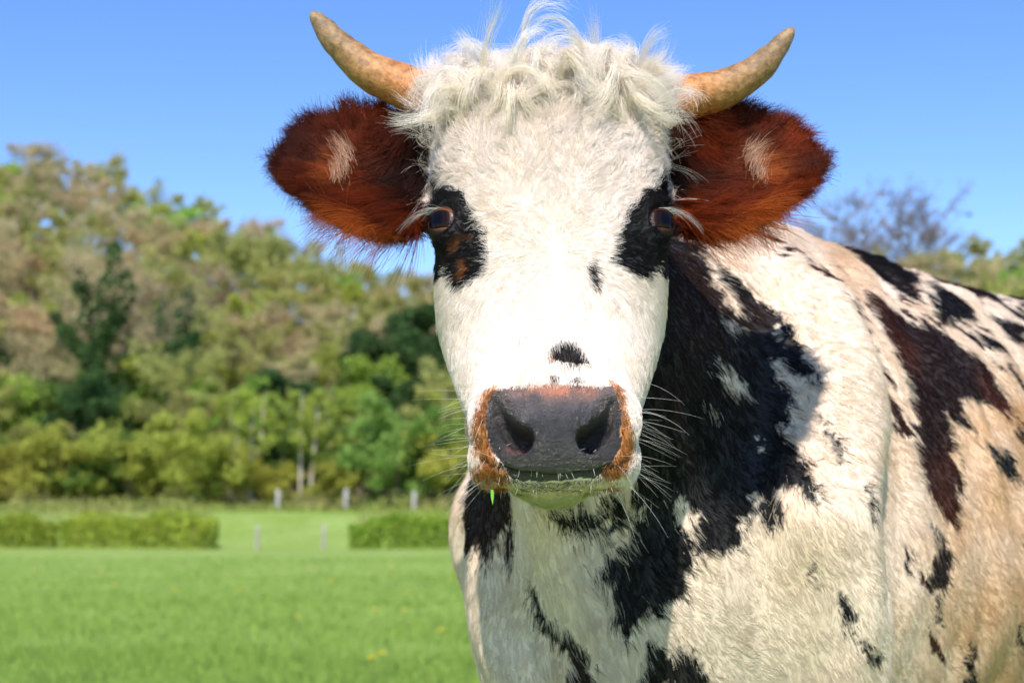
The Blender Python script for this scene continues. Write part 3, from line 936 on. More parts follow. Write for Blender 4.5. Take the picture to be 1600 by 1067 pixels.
BODYP = {
    'black': [
        [(7.2, 36.4), (9.8, 36.9), (13.4, 33.7), (14.7, 33.3), (16.4, 32.7), (18.3, 30.9), (21.1, 29.9), (23.8, 26.8), (25.4, 23.1), (25.9, 21.1), (28.4, 17.2), (26.3, 18.2), (21.6, 21.6), (22.4, 18.9), (24.3, 15.8), (24.4, 13.1), (22.9, 11.7), (24.5, 9.3), (26.4, 6.1), (27.8, 4.2), (27.4, 2.5), (25.4, 3.9), (23.4, 4.9), (23.8, 2.1), (23.0, 0.4), (19.3, 0.9), (19.1, -2.1), (16.9, -3.1), (15.4, -3.6), (14.8, -1.6), (15.4, 1.3), (14.7, 2.7), (13.4, 3.2), (13.8, 1.3), (14.4, -0.6), (14.9, -4.1), (14.3, -6.6), (13.0, -7.6), (12.6, -8.4), (11.9, -6.9), (10.7, -8.4), (9.7, -10.6), (9.3, -9.5), (9.1, -6.8), (8.7, -6.0), (8.0, -4.6), (7.9, -3.5), (8.7, -2.8), (9.6, -2.5), (10.4, -0.6), (11.0, 1.8), (11.2, 4.5), (-40.5, 33.0), (-22.7, 46.9)],
        [(11.3, -11.3), (13.5, -11.4), (15.0, -12.1), (14.7, -12.9), (15.4, -14.7), (15.3, -17.1), (10.3, -15.7), (10.9, -13.0)],
        [(5.5, 1.5), (8.5, 1.6), (8.0, -1.1), (7.7, -1.3), (7.4, -0.6), (6.6, -0.2)],
        [(8.6, 2.2), (10.4, 3.2), (9.8, 0.3), (9.2, -0.9), (8.6, -1.1), (8.5, 0.0)],
        [(-28.6, 7.4), (-0.3, 4.2), (-0.4, 1.2), (-0.7, -0.6), (-1.5, -3.6), (-2.4, -2.9), (-2.7, -1.8), (-1.5, 0.3), (-3.3, -0.6), (-4.4, -1.8), (-4.9, -3.6), (-6.9, -2.4), (-25.6, -0.8), (-26.7, 3.3)],
        [(1.2, -4.9), (2.2, -6.6), (3.3, -8.2), (6.3, -9.0), (6.8, -10.3), (6.6, -14.7), (3.9, -15.0), (5.4, -12.2), (5.5, -10.5), (3.3, -10.1), (1.8, -8.3), (0.9, -6.3)],
        [(26.6, 79.7), (138.0, 82.7), (139.6, 72.5), (84.3, 65.7), (73.2, 60.0), (63.1, 59.5), (56.7, 63.2), (47.9, 64.8), (42.3, 67.2)],
        [(121.7, 67.5), (128.1, 64.0), (128.8, 58.6), (124.8, 54.2), (109.0, 56.1), (89.9, 54.6), (75.7, 54.9), (84.4, 61.7)],
        [(99.8, 52.7), (113.5, 49.2), (115.2, 41.2), (106.4, 44.1), (97.0, 47.6)],
        [(134.6, 51.2), (145.7, 42.0), (130.9, 41.4), (124.0, 46.6)],
        [(47.6, 0.0), (51.6, -2.6), (53.1, -10.6), (48.4, -12.3), (44.4, -10.3), (46.1, -7.4), (48.9, -3.9)],
        [(41.1, -3.4), (42.2, -3.5), (41.3, -8.2), (40.0, -6.9)],
        [(27.8, 12.9), (29.0, 11.2), (30.0, 8.7), (30.2, 7.2), (29.0, 8.8)],
        [(32.4, 5.3), (33.4, 3.6), (33.9, 0.0), (33.3, 0.4), (32.6, 2.8)],
        [(29.3, -7.4), (30.7, -7.4), (31.6, -10.8), (31.0, -11.5), (29.2, -11.1)],
        [(27.9, -5.9), (27.7, -6.3), (27.4, -6.5), (27.0, -6.5), (26.7, -6.3), (26.6, -5.9), (26.7, -5.5), (27.0, -5.3), (27.4, -5.2), (27.7, -5.5)],
        [(31.4, -11.9), (32.8, -13.1), (34.2, -16.3), (32.9, -15.8)],
        [(64.1, -27.7), (63.7, -29.1), (62.2, -29.8), (60.4, -29.6), (58.7, -28.5), (57.9, -27.0), (58.3, -25.6), (59.6, -24.8), (61.4, -25.0), (63.1, -26.1)],
        [(48.4, -13.8), (49.7, -14.0), (50.7, -20.0), (49.4, -19.7)],
        [(78.0, -21.6), (80.5, -22.4), (83.6, -28.5), (81.2, -27.8)],
        [(91.4, 13.3), (98.6, 15.3), (94.0, -2.4), (87.8, 3.3)],
        [(79.6, -3.1), (89.9, -6.3), (89.6, -10.2), (82.2, -9.4)],
        [(70.4, 19.2), (80.1, 17.3), (82.1, 11.5), (72.0, 12.7)],
        [(52.3, -32.2), (63.8, -30.8), (70.0, -39.0), (51.9, -35.3)],
        [(92.5, 26.8), (95.4, 21.5), (91.9, 20.1), (88.2, 23.4)],
    ],
    'brown': [
        [(40.3, 52.0), (46.8, 51.1), (54.5, 49.2), (59.1, 47.4), (68.2, 51.4), (75.3, 48.2), (78.7, 44.3), (90.9, 42.4), (93.9, 35.7), (94.0, 28.5), (82.8, 28.4), (77.9, 32.0), (70.3, 29.5), (64.7, 31.5), (63.7, 26.5), (67.1, 20.6), (64.9, 22.0), (59.2, 24.2), (58.0, 27.2), (58.0, 20.8), (58.5, 10.2), (57.0, 4.3), (56.0, 0.7), (50.4, 2.7), (47.5, 6.6), (45.8, 13.0), (47.3, 18.8), (47.0, 24.7), (46.9, 31.3), (43.6, 38.2), (41.3, 44.3)],
    ],
    'white': [
        [(10.2, 35.3), (11.8, 34.8), (15.4, 29.8), (17.3, 28.4), (16.8, 27.0), (15.5, 26.9), (13.0, 30.9)],
        [(16.9, 18.3), (17.8, 17.8), (18.8, 16.2), (18.6, 14.7), (17.5, 15.1)],
        [(16.0, 24.3), (16.7, 24.7), (17.3, 23.0), (16.8, 22.5)],
        [(19.8, 11.0), (20.3, 10.6), (20.9, 8.7), (20.3, 9.0)],
        [(16.6, 12.7), (16.8, 12.6), (17.1, 11.5), (16.7, 11.6)],
        [(20.8, 27.6), (21.9, 26.5), (22.8, 24.7), (21.8, 25.3)],
        [(20.0, 1.4), (20.1, 4.4), (21.1, 2.1)],
    ],
}

def body_kind(P):
    """0 white, 1 black, 5 dark brown on the trunk, neck and legs"""
    az, el = to_body(P)
    k = np.zeros(len(P), np.int32)
    for pl in BODYP['black']: k[in_poly(az, el, pl)] = 1
    for pl in BODYP['brown']: k[in_poly(az, el, pl)] = 5
    for pl in BODYP['white']: k[in_poly(az, el, pl)] = 0
    # the side turned away: its own scattered patches
    far = (az < -45) | (az > 150)
    n = noise3(P, .22, 31) + .5 * noise3(P, .07, 32)
    k[far & (n > .28)] = 1
    k[far & (n > .55)] = 5
    low = (P[:, 2] < .5)
    k[low] = np.where(n[low] > .5, 1, 0)
    return k

def head_kind(P):
    x, v, w = to_head(P)
    k = np.zeros(len(P), np.int32)
    fr = w > -.15
    for pl in HEADP['orange']: k[in_poly(x, v, pl) & fr & (w > -.10)] = 2
    for pl in HEADP['eye_black']: k[in_poly(x, v, pl) & fr] = 1
    for pl in HEADP['nose']: k[in_poly(x, v, pl) & (w > -.058)] = 3
    return k

def ear_coords(P):
    x, v, w = to_head(P)
    Q = np.c_[x, v, w]
    out = []
    for sd in (1, -1):
        e0, ea, eu, en = EARF[sd]
        q = Q - e0
        out.append((q @ ea, q @ eu, q @ en))
    right = x > 0
    t = np.where(right, out[0][0], out[1][0]); y = np.where(right, out[0][1], out[1][1]); n = np.where(right, out[0][2], out[1][2])
    return t, y, n, np.where(right, 1, -1)

def lerp(a, b, t):
    t = np.asarray(t)[:, None]
    return a * (1 - t) + b * t

C = lambda *a: np.array(a, float)[None]

def coat(P, jit=0.0):
    """colour and kind for points on the coat"""
    n = len(P)
    J = np.c_[noise3(P, .010, 1), noise3(P, .010, 2), noise3(P, .010, 3)] * .0035
    J += np.c_[noise3(P, .03, 4), noise3(P, .03, 5), noise3(P, .03, 6)] * .003
    x, v, w = to_head(P)
    ishead = w > -.25
    t, y, en_, sd = ear_coords(P)
    isear = ishead & (((t > .022) & (abs(x) > .127)) | ((y < -.02) & (abs(x) > .1305) & (w < -.05))) & (abs(y) < .14) & (abs(en_) < .07)
    RJ = rng.normal(0, jit, (n, 3)) if jit else np.zeros((1, 3))
    bj = np.where(ishead[:, None], .55, 1.6)
    PJ = P + J * bj
    # patch edges on the trunk break up into streaks that follow the lie of the hair
    hd = FB * .62 - ZB * .78
    ac = np.c_[P @ LB, P @ (FB * .78 + ZB * .62), (P @ hd) * .16]
    st = noise3(ac, .011, 7) * .015 + noise3(ac, .004, 8) * .008
    PJ = PJ + hd * np.where(ishead, 0, st)[:, None]
    fleck = noise3(ac, .012, 9) * .7 + noise3(P, .09, 10) * .55
    k = np.where(ishead, head_kind(np.where((v > .165)[:, None], P + J * .25, PJ) + RJ * 1.6), body_kind(PJ + RJ * 1.5))
    for sd_ in (1, -1):
        k[(np.linalg.norm(P - hwld(*EYE[sd_]), axis=1) < np.where(abs(x) > .112, .056, .041)) & (k == 0) & ishead & (abs(x) > .09)] = 1
    k[isear] = 6
    sfl = (P - BC) @ FB
    rear = (~ishead) & (sfl > -.38) & (P[:, 2] > .7)
    k[rear & (k == 0) & (fleck > np.where(P[:, 2] > 1.12, .42, .70))] = 5
    k[(~ishead) & ((k == 5) | (k == 1)) & (fleck < -.90)] = 0
    n1 = noise3(P, .05, 21); n2 = noise3(P, .012, 22); n3 = noise3(P, .16, 23); n4 = noise3(P, .004, 24)
    # --- white hair
    wh = np.repeat(C(.88, .785, .715), n, 0)
    wh = lerp(wh, C(.78, .665, .52), np.clip(.30 * n1 + .25 * n2 + .15, 0, .8))
    s, l, z = (P - BC) @ FB, (P - BC) @ LB, P[:, 2]
    tan = sstep(-.40, -.12, s) * sstep(1.42, 1.10, z) * .58 + .35 * sstep(.2, .7, n3) + .25 * n1
    wb = lerp(np.repeat(C(.82, .69, .575), n, 0), C(.60, .345, .145), np.clip(tan, 0, .85))
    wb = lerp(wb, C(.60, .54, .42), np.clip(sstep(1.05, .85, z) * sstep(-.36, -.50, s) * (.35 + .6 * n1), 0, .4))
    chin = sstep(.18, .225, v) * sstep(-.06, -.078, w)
    wh = lerp(wh, C(.50, .52, .22), chin * .75)  # chin: grass stain plus green light off the meadow, both put into the colour
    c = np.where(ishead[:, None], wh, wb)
    # --- dark hair
    bk = lerp(np.repeat(C(.0085, .0075, .008), n, 0), C(.05, .017, .009), np.clip(.15 + .9 * n3 + .4 * n1, 0, .8) * np.where(ishead, .25, .55))
    spots = np.clip(sstep(.1, .5, n2 * .9 + noise3(P * np.array([2.6, 1, .8]), .02, 27) * .6) * sstep(-.005, .02, v) * (x < 0) * ishead, 0, 1)
    bk = lerp(bk, C(.24, .075, .018), spots * .75)
    c = np.where((k == 1)[:, None], bk, c)
    br = lerp(np.repeat(C(.018, .008, .007), n, 0), C(.085, .022, .011), np.clip(.35 + .8 * n3 + .5 * n1, 0, 1))
    c = np.where((k == 5)[:, None], br, c)
    orr = lerp(np.repeat(C(.58, .25, .075), n, 0), C(.30, .10, .03), np.clip(.35 + .5 * n2 + .4 * n4, 0, 1))
    c = np.where((k == 2)[:, None], orr, c)
    # --- ears
    red = lerp(np.repeat(C(.075, .011, .004), n, 0), C(.30, .042, .007), np.clip(.22 + .6 * n1 + .4 * n2 + .30 * (sd > 0), 0, 1))  # cow's left ear brighter in the colour, as the sunlit one
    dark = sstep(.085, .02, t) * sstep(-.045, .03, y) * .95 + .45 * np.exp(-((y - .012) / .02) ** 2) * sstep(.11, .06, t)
    red = lerp(red, C(.018, .007, .006), np.clip(dark + np.where(sd < 0, .42, .05), 0, .96))  # dark ear base; cow's right ear also has shade put into its colour
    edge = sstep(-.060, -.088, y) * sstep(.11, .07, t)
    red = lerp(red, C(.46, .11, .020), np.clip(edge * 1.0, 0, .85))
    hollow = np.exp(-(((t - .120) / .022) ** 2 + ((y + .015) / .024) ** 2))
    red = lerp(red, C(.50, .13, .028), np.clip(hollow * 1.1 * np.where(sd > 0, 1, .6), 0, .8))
    c = np.where((k == 6)[:, None], red, c)
    # --- bare nose
    grey = lerp(np.repeat(C(.022, .017, .018), n, 0), C(.125, .105, .105), np.clip(sstep(.232, .185, v) * .8 + .25 * n2, 0, 1))
    grey = lerp(grey, C(.20, .075, .05), np.clip(sstep(.2, .6, n2) * sstep(.215, .185, v) * .5, 0, 1))
    pink = np.exp(-((x + .002) / .034) ** 2 - ((v - .181) / .013) ** 2) * (.9 + .8 * n2 + .5 * n4)
    grey = lerp(grey, C(.50, .19, .105), np.clip(pink * 1.15, 0, .95))
    c = np.where((k == 3)[:, None], grey, c)
    return c, k, ishead, isear

# ------------------------------------------------------------------ skin
def skin_material():
    m, nt, b = new_mat('cow_skin')
    a = nt.nodes.new('ShaderNodeAttribute'); a.attribute_name = 'tint'
    nt.links.new(a.outputs['Color'], b.inputs['Base Color'])
    wet = nt.nodes.new('ShaderNodeAttribute'); wet.attribute_name = 'wet'
    mr = nt.nodes.new('ShaderNodeMapRange')
    mr.inputs['To Min'].default_value = 0.75; mr.inputs['To Max'].default_value = 0.17
    nt.links.new(wet.outputs['Fac'], mr.inputs['Value'])
    nt.links.new(mr.outputs['Result'], b.inputs['Roughness'])
    cw = nt.nodes.new('ShaderNodeMath'); cw.operation = 'MULTIPLY'; cw.inputs[1].default_value = .55
    nt.links.new(wet.outputs['Fac'], cw.inputs[0]); nt.links.new(cw.outputs[0], b.inputs['Coat Weight'])
    b.inputs['Coat Roughness'].default_value = .21
    tc = nt.nodes.new('ShaderNodeTexCoord')
    vo = nt.nodes.new('ShaderNodeTexVoronoi'); vo.feature = 'SMOOTH_F1'
    vo.inputs['Scale'].default_value = 300
    nt.links.new(tc.outputs['Object'], vo.inputs['Vector'])
    nz = nt.nodes.new('ShaderNodeTexNoise'); nz.inputs['Scale'].default_value = 900
    nt.links.new(tc.outputs['Object'], nz.inputs['Vector'])
    ad = nt.nodes.new('ShaderNodeMath'); ad.operation = 'MULTIPLY_ADD'
    ad.inputs[1].default_value = -1.0
    nt.links.new(vo.outputs['Distance'], ad.inputs[0]); nt.links.new(nz.outputs['Fac'], ad.inputs[2])
    bp = nt.nodes.new('ShaderNodeBump'); bp.inputs['Distance'].default_value = 0.0022
    ml_ = nt.nodes.new('ShaderNodeMath'); ml_.operation = 'MULTIPLY'; ml_.inputs[1].default_value = 1.0
    nt.links.new(wet.outputs['Fac'], ml_.inputs[0]); nt.links.new(ml_.outputs[0], bp.inputs['Strength'])
    nt.links.new(ad.outputs[0], bp.inputs['Height'])
    nt.links.new(bp.outputs['Normal'], b.inputs['Normal'])
    nt.links.new(bp.outputs['Normal'], b.inputs['Coat Normal'])
    return m

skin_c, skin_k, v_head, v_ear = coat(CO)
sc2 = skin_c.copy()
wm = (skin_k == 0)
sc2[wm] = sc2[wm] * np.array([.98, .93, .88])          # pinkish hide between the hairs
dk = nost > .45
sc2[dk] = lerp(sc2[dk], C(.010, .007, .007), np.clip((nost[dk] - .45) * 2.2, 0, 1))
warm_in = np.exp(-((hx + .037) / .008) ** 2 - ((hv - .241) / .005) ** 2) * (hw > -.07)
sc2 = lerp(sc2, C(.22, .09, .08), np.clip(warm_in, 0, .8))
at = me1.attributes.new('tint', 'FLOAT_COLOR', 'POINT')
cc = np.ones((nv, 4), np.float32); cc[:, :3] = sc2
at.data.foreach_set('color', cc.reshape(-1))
at = me1.attributes.new('wet', 'FLOAT', 'POINT')
at.data.foreach_set('value', ((skin_k == 3) | (nost > .4)).astype(np.float32))
me1.vertices.foreach_set('co', (CO - BASE).reshape(-1).astype(np.float32))
me1.polygons.foreach_set('use_smooth', [True] * len(me1.polygons))
me1.materials.clear(); me1.materials.append(skin_material())
me1.name = 'body'
me1.update()
body = bpy.data.objects.new('body', me1)
col.objects.link(body); body.parent = cow

# ------------------------------------------------------------------ hair
def hair_material(name, rough=0.45, spec=0.12, trans=0.25):
    m, nt, b = new_mat(name)
    a = nt.nodes.new('ShaderNodeAttribute'); a.attribute_name = 'tint'
    nt.links.new(a.outputs['Color'], b.inputs['Base Color'])
    b.inputs['Roughness'].default_value = rough
    b.inputs['Specular IOR Level'].default_value = spec
    tr = nt.nodes.new('ShaderNodeBsdfTranslucent')
    nt.links.new(a.outputs['Color'], tr.inputs['Color'])
    mx = nt.nodes.new('ShaderNodeMixShader'); mx.inputs['Fac'].default_value = trans
    nt.links.new(b.outputs[0], mx.inputs[1]); nt.links.new(tr.outputs[0], mx.inputs[2])
    nt.links.new(mx.outputs[0], nt.nodes['Material Output'].inputs['Surface'])
    return m
HAIR = hair_material('hair')

def hair_obj(name, pts, rad, tint, parent=cow, tip=0.25, mat=HAIR):
    """pts (N, K, 3) world coordinates, rad (N,) root radius, tint (N, 3)"""
    n, k, _ = pts.shape
    cu = bpy.data.hair_curves.new(name)
    cu.add_curves([k] * n)
    cu.attributes['position'].data.foreach_set('vector', (pts - BASE).reshape(-1).astype(np.float32))
    ra = cu.attributes.get('radius') or cu.attributes.new('radius', 'FLOAT', 'POINT')
    taper = 1 - (1 - tip) * np.linspace(0, 1, k) ** 1.5
    ra.data.foreach_set('value', (rad[:, None] * taper[None]).reshape(-1).astype(np.float32))
    ta = cu.attributes.new('tint', 'FLOAT_COLOR', 'CURVE')
    cc = np.ones((n, 4), np.float32); cc[:, :3] = tint
    ta.data.foreach_set('color', cc.reshape(-1))
    cu.materials.append(mat)
    o = bpy.data.objects.new(name, cu)
    col.objects.link(o)
    o.parent = parent
    return o

me1.calc_loop_triangles()
nt_ = len(me1.loop_triangles)
TI = np.empty(nt_ * 3, np.int32); me1.loop_triangles.foreach_get('vertices', TI); TI = TI.reshape(-1, 3)
VN = np.empty(nv * 3, np.float32); me1.vertex_normals.foreach_get('vector', VN); VN = VN.reshape(-1, 3).astype(np.float64)
A_, B_, C_ = CO[TI[:, 0]], CO[TI[:, 1]], CO[TI[:, 2]]
AREA = .5 * np.linalg.norm(np.cross(B_ - A_, C_ - A_), axis=1)
TC = (A_ + B_ + C_) / 3
TN = nrm(VN[TI].sum(1))

def sample(mask, count, weight=None):
    idx = np.nonzero(mask)[0]
    wgt = AREA[idx] * (weight[idx] if weight is not None else 1)
    tri = rng.choice(idx, count, p=wgt / wgt.sum())
    r1, r2 = rng.random(count), rng.random(count)
    q = np.sqrt(r1)
    b0, b1, b2 = 1 - q, q * (1 - r2), q * r2
    P = A_[tri] * b0[:, None] + B_[tri] * b1[:, None] + C_[tri] * b2[:, None]
    N = nrm(VN[TI[tri, 0]] * b0[:, None] + VN[TI[tri, 1]] * b1[:, None] + VN[TI[tri, 2]] * b2[:, None])
    return P, N

def clumps(P, cell):
    Q = P + np.c_[noise3(P, cell * 2.2, 41), noise3(P, cell * 2.2, 42), noise3(P, cell * 2.2, 43)] * cell * .8
    key = np.floor(Q / cell).astype(np.int64)
    _, inv = np.unique(key @ np.array([73856093, 19349663, 83492791]), return_inverse=True)
    inv = inv.reshape(-1)
    cnt = np.bincount(inv)
    cen = np.stack([np.bincount(inv, P[:, i]) / cnt for i in range(3)], 1)
    rnd = rng.normal(0, 1, (len(cnt), 3))
    return cen[inv], rnd[inv], inv

def grow(P, N, D, L, lift, K=5, cell=.008, pull=.5, stray=.12, cl=.25, wave=None):
    """combed hair: roots P, skin normals N, wanted direction D, length L"""
    n = len(P)
    cen, crn, inv = clumps(P, cell)
    D = D + crn * cl + rng.normal(0, stray, (n, 3))
    D = nrm(D - N * (D * N).sum(1, keepdims=True))
    side = np.cross(N, D)
    t = np.linspace(0, 1, K)
    pts = np.empty((n, K, 3))
    L = L * (1 + .18 * crn[:, 0]) * rng.uniform(.75, 1.15, n)
    lf = lift * (1 + .35 * crn[:, 1])
    ph = crn[:, 2] * 3
    for i, tt in enumerate(t):
        h = np.clip(lf, .03, 1.5) * (tt - .55 * tt * tt)
        q = P + (D * tt + N * h[:, None]) * L[:, None]
        if wave is not None:
            q = q + side * (np.sin(tt * 5.5 + ph) * wave * tt)[:, None]
        q = q + (cen - P) * (pull * tt ** 1.4)
        pts[:, i] = q
    pts[:, 0] -= N * .0008
    return pts, inv

tx, tv, tw = to_head(TC)
t_head = tw > -.25
et, ey, en_, esd = ear_coords(TC)
t_ear = t_head & (((et > .022) & (abs(tx) > .127)) | ((ey < -.02) & (abs(tx) > .1305) & (tw < -.05))) & (abs(ey) < .14) & (abs(en_) < .07)
tk = skin_k[TI[:, 0]]
bare = np.zeros(nt_, bool)
for pl in HEADP['nose'] : bare |= in_poly(tx, tv, pl) & (tw > -.058)
bare |= (nost[TI].max(1) > .15)
# eye openings stay free
for sd in (1, -1):
    e = hwld(*EYE[sd])
    q = TC - e
    al = q @ EYE_AX[sd]
    bare |= (np.linalg.norm(q - al[:, None] * EYE_AX[sd], axis=1) < .0150) & (al > 0) & (al < .05)

tone = lambda c: c * rng.uniform(.86, 1.12, (len(c), 1)) 

# --- face
fw_ = np.where(tw > -.13, 1.0, .35) * np.where(tv > .17, 2.4, 1.0)
P, N = sample(t_head & ~t_ear & ~bare, 210000, fw_)
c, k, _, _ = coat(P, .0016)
x, v, w = to_head(P)
wx, wv = x - .005, v - .034
rr = np.hypot(wx, wv) + 1e-6
rad = np.c_[wx / rr, wv / rr]
below = sstep(-.01, .09, wv)
dn = np.c_[.25 * np.sign(x) * sstep(.03, .1, abs(x)), np.ones(len(x))]
dirn = rad * (1 - below)[:, None] + dn * below[:, None]
curl = (1 - sstep(-.02, .06, v)) * sstep(.02, .06, rr)
ang = curl * (1.05 * noise3(P, .022, 51) + .5 * noise3(P, .010, 52)) + .25 * noise3(P, .03, 53)
ca, sa = np.cos(ang), np.sin(ang)
dirn = np.c_[dirn[:, 0] * ca - dirn[:, 1] * sa, dirn[:, 0] * sa + dirn[:, 1] * ca]
D = dirn[:, :1] * HX + dirn[:, 1:] * HV - HW * (.5 * sstep(.06, .11, abs(x)))[:, None]
L = .0085 + .010 * curl * sstep(.03, -.10, v) + .004 * sstep(.10, .13, abs(x))
L = np.where(v > .165, .0058, L)
L = np.where((k == 2) | (k == 4), .0062, L)
L = np.where((v > .205) & (w < -.06), .008, L)
L = L + .022 * sstep(-.135, -.19, v) + .006 * sstep(.09, .125, abs(x)) * sstep(-.12, -.17, v)
lift = .17 + .38 * sstep(-.02, -.16, v) + .15 * (v > .205)
pts, _ = grow(P, N, D, L, lift, 5, .0055, .28 + .15 * curl[:, None], .11, .09 + .12 * curl[:, None], wave=.0022 * curl)
c = np.where((k == 2)[:, None], c * rng.uniform(.45, 1.35, (len(c), 1)), c)
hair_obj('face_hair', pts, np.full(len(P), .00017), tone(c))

# --- ears
P, N = sample(t_ear, 62000)
c, k, _, _ = coat(P, .002)
t, y, n_, sd = ear_coords(P)
for side, nm in ((1, 'left'), (-1, 'right')):
    m = sd == side
    e0, ea, eu, en = EARF[side]
    M3 = np.stack([HX, HV, HW])
    EA, EU, EN = ea @ M3, eu @ M3, en @ M3
    Pm, Nm, tm, ym = P[m], N[m], t[m], y[m]
    inner = (Nm @ EN) > .1
    inn = sstep(.115, .085, tm) * inner
    rim = np.c_[(tm - .085) / .09, ym / .075]
    rl = np.linalg.norm(rim, axis=1, keepdims=True) + 1e-6
    D1 = EA * (rim[:, :1] / rl) + EU * (rim[:, 1:] / rl) + EN * .15
    D2 = EA * (.25 + 2.2 * tm)[:, None] - EU * .95
    D = D1 * (1 - inn)[:, None] + D2 * inn[:, None]
    L = np.where(inner, .021 + .028 * inn, .019) + .006 * sstep(.6, 1.0, rl[:, 0])
    L = np.where((ym > .03) & inner, L * .8, L)
    lift = np.where(inner, .42, .5)
    pts, _ = grow(Pm, Nm, D, L, lift, 6, .007, .45, .16, .22)
    hair_obj('ear_hair', pts, np.full(m.sum(), .00020), tone(c[m]))
    # pale wisps in the hollow of the ear: they rise along the fold and sweep outwards
    nn = 300
    f0 = rng.random(nn)
    yy = -.050 + .048 * f0 + rng.normal(0, .004, nn)
    tt0 = .112 + rng.normal(0, .006, nn) + .010 * f0 ** 2
    root = e0 + ea * tt0[:, None] + eu * yy[:, None] + en * (.008 + rng.random(nn)[:, None] * .008)
    Pw = E0 + root @ M3
    dA = nrm(EU * .9 + EA * rng.normal(.3, .3, (nn, 1)) + EN * rng.normal(.3, .2, (nn, 1)))
    dB = nrm(EA * 1.0 + EU * rng.normal(.1, .35, (nn, 1)) + EN * rng.normal(.1, .2, (nn, 1)))
    s_ = np.linspace(0, 1, 6)
    Lt = rng.uniform(.006, .020, nn) * (.7 + .8 * f0)
    mixk = np.clip(f0 * .8 + rng.normal(.1, .15, nn), 0, 1)[:, None, None]
    pts = Pw[:, None] + Lt[:, None, None] * (dA[:, None] * s_[None, :, None] * (1.1 - mixk) + dB[:, None] * (s_ ** 1.4)[None, :, None] * mixk)
    hair_obj('ear_tuft', pts, np.full(nn, .00011), np.repeat(C(.72, .46, .31), nn, 0) * rng.uniform(.5, 1.1, (nn, 1)))

# --- trunk, neck, legs
bs, bl, bz = (TC - S0) @ FB, (TC - S0) @ LB, TC[:, 2]
seen = np.where((TN @ np.array([-.25, -.95, .25])) > -.15, 1.0, .18) * np.where(bz < .55, .25, 1.0) * np.where(tw > -.36, 1.2, 1.0)
seen *= np.where(bs > 1.2, .6, 1.0)
P, N = sample(~t_head & (bz > .1), 400000, seen)
c, k, _, _ = coat(P, .003)
s_b = (P - S0) @ FB
D = FB * .75 - ZB * .85 + LB * .1
neckk = sstep(.05, -.25, s_b)[:, None]
D = D * (1 - neckk) + nrm(np.array([[.28, .42, -.80]])) * neckk
ang = .45 * noise3(P, .05, 61) + .35 * noise3(P, .018, 62)
Dv = np.repeat(D, 1, 0) if len(D) == len(P) else np.repeat(D, len(P), 0)
sideV = np.cross(N, Dv)
D = Dv * np.cos(ang)[:, None] + sideV * np.sin(ang)[:, None]
L = .0132 + .004 * noise3(P, .08, 63) + .005 * sstep(1.36, 1.44, P[:, 2])
dew = np.exp(-((P[:, 0] - .09) / .06) ** 2) * (P[:, 1] < 1.98) * (P[:, 2] < 1.05)
L = L + .006 * dew
pts, _ = grow(P, N, D, L, .15 + .3 * sstep(1.36, 1.43, P[:, 2]), 5, .009, .36, .13, .15)
hair_obj('body_hair', pts, np.full(len(P), .00030), tone(c))
# ------------------------------------------------------------------ horns
def crom(P, n):
    P = [np.array(p, float) for p in P]
    P = [2 * P[0] - P[1]] + P + [2 * P[-1] - P[-2]]
    out = []
    for i in range(1, len(P) - 2):
        for j in range(n):
            t = j / n
            out.append(.5 * (2 * P[i] + (P[i + 1] - P[i - 1]) * t + (2 * P[i - 1] - 5 * P[i] + 4 * P[i + 1] - P[i + 2]) * t * t
                             + (3 * P[i] - P[i - 1] - 3 * P[i + 1] + P[i + 2]) * t ** 3))
    out.append(P[-2])
    return out

